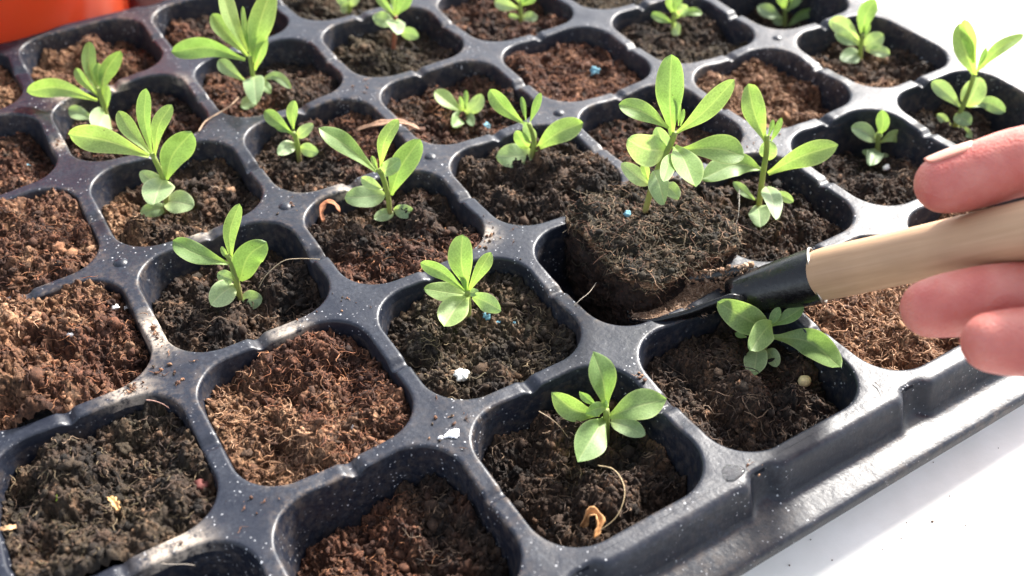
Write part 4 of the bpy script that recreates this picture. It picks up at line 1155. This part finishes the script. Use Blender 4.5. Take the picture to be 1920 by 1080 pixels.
# ------------------------------------------------------------------ hand
def hand():
    m, nt, b = newmat('skin')
    pos = objco(nt)
    n = N(nt, 'ShaderNodeTexNoise', i_Scale=110.0, i_Detail=4.0); nt.links.new(pos, n.inputs['Vector'])
    n.inputs['Scale'].default_value = 150
    r_ = ramp(nt, n.outputs['Fac'], [(.32, (.52, .135, .11)), (.5, (.57, .175, .14)), (.68, (.61, .225, .18))])
    nt.links.new(r_.outputs[0], b.inputs['Base Color'])
    b.inputs['Roughness'].default_value = .5
    b.inputs['Subsurface Weight'].default_value = .6
    b.inputs['Subsurface Radius'].default_value = (1, .32, .18)
    b.inputs['Subsurface Scale'].default_value = .0035
    n3 = N(nt, 'ShaderNodeTexVoronoi', i_Scale=1500.0); nt.links.new(pos, n3.inputs['Vector'])
    n4 = N(nt, 'ShaderNodeTexNoise', i_Scale=420.0, i_Detail=4.0); nt.links.new(pos, n4.inputs['Vector'])
    bp = N(nt, 'ShaderNodeBump', i_Strength=.5, i_Distance=.0003); nt.links.new(n3.outputs['Distance'], bp.inputs['Height'])
    bp2 = N(nt, 'ShaderNodeBump', i_Strength=.25, i_Distance=.0005); nt.links.new(n4.outputs['Fac'], bp2.inputs['Height']); nt.links.new(bp.outputs[0], bp2.inputs['Normal'])
    nt.links.new(bp2.outputs[0], b.inputs['Normal'])
    chains = [
        [(1772, 344, 0.2243, 6.63), (1800, 338, 0.2234, 7.08), (1850, 322, 0.2211, 7.17), (1905, 305, 0.2188, 7.35), (1960, 300, 0.2161, 7.72), (2080, 320, 0.2107, 8.17), (2230, 390, 0.2034, 10.44)],
        [(1745, 578, 0.2197, 6.45), (1780, 572, 0.2188, 6.99), (1850, 562, 0.2170, 7.26), (1930, 552, 0.2152, 7.54), (2060, 525, 0.2107, 7.99), (2230, 500, 0.2034, 9.53)],
        [(1862, 642, 0.2043, 6.27), (1900, 642, 0.2038, 6.81), (1980, 636, 0.2025, 7.17), (2090, 600, 0.2007, 7.81), (2240, 560, 0.1970, 9.53)],
        [(1998, 738, 0.1961, 5.99), (2040, 730, 0.1961, 6.54), (2130, 690, 0.1952, 7.08), (2250, 620, 0.1943, 8.63)],
        [(2085, 810, 0.1907, 5.27), (2130, 790, 0.1907, 5.72), (2200, 740, 0.1907, 6.27), (2270, 670, 0.1916, 7.81)],
        [(2230, 390, 0.2034, 10.44), (2260, 450, 0.2007, 11.80), (2270, 540, 0.1979, 12.71), (2275, 610, 0.1943, 11.80), (2280, 670, 0.1916, 10.44)],
        [(2260, 450, 0.2007, 11.80), (2420, 520, 0.1889, 13.62), (2560, 560, 0.1771, 14.53), (2900, 640, 0.1498, 16.34), (3900, 800, 0.1044, 19.98)],
        [(2270, 620, 0.1943, 11.80), (2420, 600, 0.1870, 11.80), (2560, 575, 0.1762, 13.62)],
    ]
    iv = None
    bm = bmesh.new(); bmesh.ops.create_uvsphere(bm, u_segments=20, v_segments=12, radius=1)
    sv = np.array([v.co[:] for v in bm.verts]); sf = [[v.index for v in f.verts] for f in bm.faces]; bm.free()
    tri = np.array([f for f in sf if len(f) == 3]); quad = np.array([f for f in sf if len(f) == 4])
    Vs, Ft, Fq = [], [], []; off = 0
    for ch in chains:
        pts = np.array([at_depth(a, b_, d) for a, b_, d, _ in ch]); rads = np.array([c[3] for c in ch]) * MM
        full = np.hstack([pts, rads[:, None]])
        L = np.linalg.norm(np.diff(pts, axis=0), axis=1).sum()
        dense = smooth_path(full, max(6, int(L / .0008)))
        Ld = np.concatenate([[0], np.cumsum(np.linalg.norm(np.diff(dense[:, :3], axis=0), axis=1))])
        if len(ch) <= 7 and ch[0][3] < 9:
            for jd, dp in ((.0190, .09), (.0208, .06), (.0225, .05), (.042, .09), (.0445, .06)):
                dense[:, 3] *= 1 - dp * np.exp(-((Ld - jd) / .0011) ** 2)
            dense[:, 3] *= 1 + .04 * np.exp(-((Ld - .011) / .007) ** 2)
        for q in dense:
            Vs.append(sv * q[3] + q[:3]); Ft.append(tri + off); Fq.append(quad + off); off += len(sv)
    V = np.concatenate(Vs)
    org = at_depth(2260, 500, .238)
    o = mesh('hand', V, [np.concatenate(Ft), np.concatenate(Fq)], m, None, org=org)
    rm = o.modifiers.new('remesh', 'REMESH'); rm.mode = 'VOXEL'; rm.voxel_size = .0008; rm.use_smooth_shade = True
    smo = o.modifiers.new('smooth', 'SMOOTH'); smo.factor = .6; smo.iterations = 4
    tagit(o, 'bare hand reaching in from the right and gripping the wooden handle', 'hand')
    # thumb nail
    nm = simple('finger_nail', (.62, .28, .21), .35, .5, sss=.6)
    K_ = 0.908
    c0 = at_depth(1802, 338, .2460 * K_); t = norm(at_depth(1850, 322, .2435 * K_) - at_depth(1772, 344, .2470 * K_))
    up = norm(-R[1] * 1.0 + np.array([0, 0, .0])); up = norm(up - t * np.dot(up, t))
    vd = norm(C - c0); vd = norm(vd - t * np.dot(vd, t))
    nn = norm(up * .96 + vd * .17); sd_ = np.cross(nn, t)
    V = []; a = np.linspace(-1, 1, 15); ss = np.linspace(0, 1, 16)
    for s_ in ss:
        x = (-.0066 + .0112 * s_) * K_
        wang = .62 * math.sqrt(max(.03, 1 - (abs(s_ - .5) * 2) ** 6))
        rr_ = (.0082 - .0009 * (1 - s_) ** 2) * K_
        V.append(c0 + t * x + (sd_ * np.sin(a * wang)[:, None] + nn * np.cos(a * wang)[:, None]) * rr_)
    V = np.concatenate(V)
    nl = mesh('thumb_nail', V, [grid_faces(16, 15)], nm, o, org=c0)
    md = nl.modifiers.new('solid', 'SOLIDIFY'); md.thickness = .0007; md.offset = 0


hand()

# ------------------------------------------------------------------ pots behind
def pot(name, cx, cy, rb, rt, h, col, label, tr):
    m = simple(name + '_plastic', col, .32, .5, noise=(20, .9, 1.08), trans=tr)
    root = empty(name, (cx, cy, ZB), label, 'plant pot')
    th = np.linspace(0, 2 * np.pi, 96, endpoint=False)
    def lathe(nm, prof):
        V = np.array([[(cx + r_ * math.cos(t), cy + r_ * math.sin(t), ZB + z) for r_, z in prof] for t in th]).reshape(-1, 3)
        mesh(nm, V, [grid_faces(96, len(prof), True)], m, root, org=(cx, cy, ZB))
    t_ = .0015
    lathe('body', [(.003, 0.0012), (rb - .002, .0012), (rb, .003), (rb * .35 + rt * .65, h * .62), (rt * .97, h * .86), (rt * .97 - t_, h * .86), (rb - t_, .004), (.003, .004)])
    lathe('rim', [(rt * .97 + .0004, h * .845), (rt * 1.04, h * .85), (rt * 1.06, h), (rt * 1.055, h + .001), (rt * 1.03, h), (rt * 1.0, h * .87)])


def behind(px, dist, r_):
    q = at_z(px, 5, 0); d = norm(np.array([q[0] - C[0], q[1] - C[1]]))
    T = C[:2] + d * dist
    return T + np.array([-d[1], d[0]]) * r_


q = behind(276, .447, .0605)
pot('orange_pot', q[0], q[1], .053, .066, .10, (.74, .105, .033), 'bright orange red plastic pot behind the back left edge of the tray', .35)
q = behind(338, .446, .0138)
pot('maroon_pot', q[0], q[1], .0115, .0145, .050, (.13, .014, .016), 'small dark maroon pot mostly hidden right of the orange pot', .05)

# ------------------------------------------------------------------ small loose things
def lump(name, px, py, z, size, col, label, cat, group=None, rough=.8, bumpy=.35, n=2, squash=.75):
    r = np.random.default_rng(int(px * 7 + py))
    bm = bmesh.new(); bmesh.ops.create_icosphere(bm, subdivisions=n + 1, radius=1)
    V = np.array([v.co[:] for v in bm.verts]); Fc = np.array([[v.index for v in f.verts] for f in bm.faces]); bm.free()
    d = 1 + bumpy * (vnoise(V[:, 0] * 1.7 + px, V[:, 1] * 1.7 + V[:, 2] * 1.3, 3) * 1.6 + vnoise(V[:, 0] * 4 + px, V[:, 1] * 4 - V[:, 2] * 3, 4))
    V = V * d[:, None] * np.array([1, .85, squash]) * size
    B = at_z(px, py, z)
    m = bpy.data.materials.get(name + '_mat') or simple(name + '_mat', col, rough, .3, noise=(1500, .75, 1.15), bump=(1400, .5, .0002))
    o = mesh(name, V + B + np.array([0, 0, size * squash * .3]), [Fc], m, None, org=B)
    return tagit(o, label, cat, group)


def zs(cell, px, py):
    zz = SOILS[cell]['z']
    for _ in range(10):
        B = at_z(px, py, zz); zz = float(soil_height(cell, np.array([B[0]]), np.array([B[1]]))[0])
    return zz


lump('perlite_lump', 866, 706, zs((-1, 1), 866, 706), .0021, (.82, .82, .74), 'white crumbly perlite lump in the cell with blue granules', 'perlite', bumpy=.42, n=3)
lump('clay_pellet', 1508, 717, zs((0, 0), 1508, 717), .0019, (.62, .50, .26), 'smooth pale yellow pellet on dark compost right of the shaded seedling', 'pellet', bumpy=.12, rough=.45, n=3)
G_ = 'blue fertiliser granules on the compost'
for cell, px, py, s_, lab in [((1, 3), 1115, 135, .00175, 'blue fertiliser granule alone on red brown compost without a seedling'),
                              ((0, 3), 911, 238, .00145, 'blue fertiliser granule right of the tiny bushy seedling'),
                              ((-1, 1), 913, 593, .00115, 'brightest blue granule just below the pale seedling leaf'),
                              ((-1, 1), 934, 605, .0008, 'dull blue granule, middle one of the three under the pale seedling'),
                              ((-1, 1), 966, 607, .0010, 'dull blue green granule, rightmost of the three under the pale seedling'),
                              ((0, 4), 666, 121, .0009, 'small blue granule at the left end of the cell with the red stemmed seedling'),
                              ((-3, 4), 52, 313, .0009, 'small blue green granule in the cell at the left edge of the picture')]:
    lump('fertiliser_granule', px, py, zs(cell, px, py), s_, (.15, .32, .40), lab, 'granule', G_, bumpy=.6)
lump('fertiliser_granule', 1176, 402, .0068, .0010, (.10, .28, .30), 'blue green granule on the lifted plug', 'granule', G_, bumpy=.6)
GP = 'white perlite crumbs on the compost'
for cell, px, py, s_, lab in [((-3, 2), 134, 627, .0011, 'white crumb beside the heaped compost block'), ((-3, 2), 216, 577, .0010, 'pinkish white crumb, left of the pair by the back wall of the heaped cell'),
                              ((-3, 2), 235, 578, .0010, 'white crumb, right of the pair by the back wall of the heaped cell'), ((-2, 1), 569, 739, .0009, 'grey white crumb in the orange brown compost'),
                              ((2, 1), 1661, 316, .0012, 'white crumb right below the small seedling near the thumb'), ((-2, 1), 659, 800, .0006, 'tiny white crumb at the lower right of the orange brown compost')]:
    lump('perlite_crumb', px, py, zs(cell, px, py), s_, (.75, .73, .70), lab, 'perlite', GP, bumpy=.5)
# white dried splash on the star between three front cells
def splash(px, py, size, label):
    B = at_z(px, py, .0003); r = np.random.default_rng(3)
    th = np.linspace(0, 2 * np.pi, 48, endpoint=False)
    rad = size * (1 + .5 * vnoise(np.cos(th) * 2 + 5, np.sin(th) * 2 + 5, 3) + .5 * vnoise(np.cos(th) * 6 + 5, np.sin(th) * 6 + 5, 4))
    ks = [0.01, .4, .8, 1.0]; hz = [.00022, .0002, .00014, -.0002]
    V = np.array([[(B[0] + rad[i] * k * math.cos(th[i]), B[1] + rad[i] * k * .7 * math.sin(th[i]), B[2] + h) for k, h in zip(ks, hz)] for i in range(48)]).reshape(-1, 3)
    m = bpy.data.materials.get('dried_lime') or simple('dried_lime', (.75, .75, .78), .7, .3, noise=(1500, .7, 1.1))
    tagit(mesh('dried_splash', V, [grid_faces(48, 4, True)], m, None, org=B), label, 'splash')
splash(848, 813, .0019, 'white dried splash mark on the star web between three front cells')
splash(826, 820, .0007, 'small white dried fleck left of the large splash mark')

# water drop ring on the front rim
def droplet(px, py, rx, label):
    B = at_z(px, py, .0001)
    m, nt, b = newmat('water'); b.inputs['Base Color'].default_value = (1, 1, 1, 1); b.inputs['Transmission Weight'].default_value = 1
    b.inputs['Roughness'].default_value = .02; b.inputs['IOR'].default_value = 1.33
    th = np.linspace(0, 2 * np.pi, 40, endpoint=False); ks = np.linspace(.02, 1, 8)
    rad = rx * (1 + .12 * np.cos(3 * th + 1))
    V = np.array([[(B[0] + rad[i] * k * math.cos(th[i]), B[1] + rad[i] * k * .75 * math.sin(th[i]), B[2] + .00035 * math.sqrt(max(0, 1 - k * k)) - .0001) for k in ks] for i in range(40)]).reshape(-1, 3)
    tagit(mesh('water_drop', V, [grid_faces(40, 8, True)[:, ::-1]], m, None, org=B), label, 'water drop')
droplet(1373, 886, .0030, 'flat clear water drop on the front rim below the star between the two front seedlings')


def strand(name, pts, rad, col, label, cat, n=24, taper=True, group=None):
    """pts: (px,py,z mm)"""
    P3 = np.array([at_z(a, b_, z * MM) for a, b_, z in pts])
    path = smooth_path(P3, n)
    rr_ = np.full(n, rad) * (np.linspace(1, .5, n) if taper else 1)
    V, f = tube(path, rr_, 6)
    m = simple(name + '_mat', col, .6, .4, noise=(800, .7, 1.3))
    return tagit(mesh(name, V, f, m, None, org=P3[0]), label, cat, group)


strand('root_hair', [(1122, 873, -5), (1150, 880, -3), (1168, 905, -3), (1170, 935, -4), (1155, 970, -6), (1125, 995, -8)], .00017, (.40, .30, .17), 'fine tan hair curving round the mossy clod in the front row', 'root hair', 40)
strand('root_hair', [(1010, 771, -1), (1030, 783, -2), (1048, 798, -4), (1065, 820, -8)], .00014, (.30, .22, .14), 'thin hair hanging into the front cell left of the star shaped seedling', 'root hair')
strand('root_hair', [(485, 540, -6), (500, 515, -1), (530, 490, 2), (560, 485, 2), (600, 486, 1)], .00015, (.38, .30, .2), 'long thin hair arching over the right wall of its cell', 'root hair', 30)
strand('root_hair', [(1072, 578, -1), (1088, 562, 1), (1105, 548, 0), (1118, 530, -1)], .00014, (.5, .42, .33), 'short pale hair sticking out beside the lifted plug', 'root hair')
strand('root_hair', [(372, 247, .5), (385, 228, 1), (410, 212, 1), (430, 200, -1), (447, 183, -4)], .00032, (.34, .23, .15), 'brown root lying across the star left of the tallest seedling', 'root')
strand('root_hair', [(1383, 372, -2), (1386, 350, 1), (1385, 400, -1), (1378, 425, -2)], .0001, (.5, .45, .4), 'pale thread standing beside the seedling above the ferrule', 'thread')
strand('root_hair', [(274, 750, .6), (290, 752, .5), (306, 758, .3), (318, 766, -2)], .00018, (.35, .2, .16), 'short pinkish root on the rim above the olive compost cell', 'root')
strand('root_hair', [(288, 1056, -1), (320, 1058, -1.5), (350, 1058, -2), (365, 1060, -3)], .00012, (.35, .3, .25), 'faint hair on the wall of the bottom left cell', 'root hair')
strand('root_hair', [(1640, 716, .5), (1650, 726, .5), (1655, 740, .5)], .00012, (.08, .06, .05), 'short dark hair on the white front rim', 'root hair')


def strip(name, pts, w, col, label, cat, curl=.3):
    P3 = np.array([at_z(a, b_, z * MM) for a, b_, z in pts]); n = 20
    path = smooth_path(P3, n); T = np.gradient(path, axis=0); T /= np.linalg.norm(T, axis=1)[:, None]
    V = []
    for i in range(n):
        side = norm(np.cross(T[i], UPV + np.array([.3, -.4, 0]))); up = np.cross(side, T[i]); s = i / (n - 1)
        hw = w / 2 * (math.sin(math.pi * min(.97, s * .9 + .08)) ** .5) * (1 + .25 * math.sin(s * 23))
        for a in np.linspace(-1, 1, 7):
            V.append(path[i] + side * a * hw + up * (curl * hw * a * a + .00015 * math.sin(a * 9)))
    m = bpy.data.materials.get(name + '_mat') or simple(name + '_mat', col, .65, .35, noise=(900, .6, 1.4), bump=(900, .6, .0003))
    o = mesh(name, np.array(V), [grid_faces(n, 7)], m, None, org=P3[0])
    md = o.modifiers.new('solid', 'SOLIDIFY'); md.thickness = .0003
    return tagit(o, label, cat)


strip('bark_strip', [(668, 245, -1), (700, 235, 1.5), (735, 229, 2), (765, 233, 1.5), (786, 243, 0)], .0022, (.30, .175, .11), 'curved brown bark strip lying on the ridge behind the long leaved seedling', 'bark')
strip('orange_curl', [(606, 416, -3), (602, 396, -1), (612, 380, .5), (628, 384, .5), (636, 398, -1)], .0017, (.38, .15, .07), 'orange brown husk curl at the left edge of its cell', 'husk')
strip('tan_husk', [(1090, 985, -11), (1104, 965, -8), (1118, 968, -8), (1120, 990, -9), (1112, 1010, -10)], .0022, (.42, .22, .09), 'ragged orange husk at the front of the cell with the mossy clod', 'husk', 1.2)
strip('pale_husk', [(0, 994, -3), (15, 991, -2), (33, 988, -3)], .0012, (.45, .27, .14), 'short pale husk at the left edge on olive compost', 'husk')
strip('yellow_husk', [(205, 935, -3), (214, 945, -2), (222, 958, -3)], .0018, (.50, .30, .13), 'yellow orange husk in the middle of the olive compost', 'husk', .9)
lump('red_bit', 380, 912, zs((-3, 1), 380, 912), .0016, (.13, .040, .034), 'crumpled dark red bit at the right of the olive compost', 'bark bit', bumpy=.8)
lump('green_bit', 110, 935, zs((-3, 1), 110, 935), .0009, (.40, .55, .05), 'bright yellow green speck of moss on the olive compost', 'moss', bumpy=.6)


# crumbs and fibres spilled on the plastic
def spill():
    r = np.random.default_rng(12)
    nodes = [(295, 618, 26, 26, 60), (248, 738, 18, 26, 90), (905, 440, 26, 26, 45), (345, 1030, 16, 10, 14), (590, 640, 30, 18, 30), (985, 455, 60, 40, 10), (830, 790, 70, 40, 14),
             (460, 960, 70, 40, 12), (640, 575, 60, 30, 14), (320, 690, 50, 40, 20), (1195, 720, 12, 20, 24), (1460, 880, 60, 20, 6), (115, 265, 20, 10, 25), (700, 170, 40, 20, 12), (1440, 260, 40, 20, 14), (540, 385, 50, 30, 14)]
    pos = []
    for a, b_, sx, sy, n in nodes:
        for _ in range(n):
            q = at_z(a + r.normal(0, sx * .6), b_ + r.normal(0, sy * .6), .0)
            lx, ly = (q[0] / P + .5) % 1 - .5, (q[1] / P + .5) % 1 - .5
            th = math.atan2(ly, lx)
            if math.hypot(lx, ly) * P > float(rr_rad(np.array([th]), HALF, RC)[0]) + .0002: pos.append([q[0], q[1], .00025])
    pos = np.array(pos); n = len(pos)
    pal = np.array([(.16, .075, .042), (.09, .045, .03), (.26, .15, .09), (.04, .028, .02)])
    iv, if_ = ico()
    o = crumbs_mesh('spilled_crumbs', pos, np.clip(np.exp(r.normal(-8.1, .45, n)), .00014, .0008), pal[r.integers(0, 4, n)], None, r, pos[0])
    tagit(o, 'scattered crumbs of compost spilled on the plastic webs of the tray', 'crumbs', None, 'stuff')
    k = r.choice(n, n // 3, replace=False)
    o = fibres_mesh('spilled_fibres', pos[k], np.tile(UPV, (len(k), 1)), r.uniform(.001, .0035, len(k)), r.uniform(.00005, .00011, len(k)), pal[r.integers(0, 3, len(k))] * 1.3, None, r, pos[0])
    tagit(o, 'loose coir fibres lying on the plastic webs of the tray', 'fibres', None, 'stuff')


spill()


def bench_specks():
    r = np.random.default_rng(8)
    pts = [(1700, 980), (1748, 978), (1750, 867), (1612, 852), (1520, 1012), (1560, 1050), (1840, 800), (1690, 1010), (1872, 840), (1610, 925), (1655, 1030), (1780, 930), (1810, 985), (1880, 930), (1480, 1060)]
    pos = np.array([at_z(a, b_, ZB + .0002) for a, b_ in pts])
    o = crumbs_mesh('bench_crumbs', pos, r.uniform(.00014, .00032, len(pts)), np.tile(np.array([[.10, .06, .04]]), (len(pts), 1)), None, r, pos[0])
    tagit(o, 'tiny brown specks on the pale bench in front of the tray', 'crumbs', None, 'stuff')


bench_specks()
scene.cycles.max_bounces = 8
scene.cycles.transparent_max_bounces = 8
bpy.context.view_layer.update()
print('tris', sum(len(o.data.loops) for o in bpy.data.objects if o.type == 'MESH') // 3)
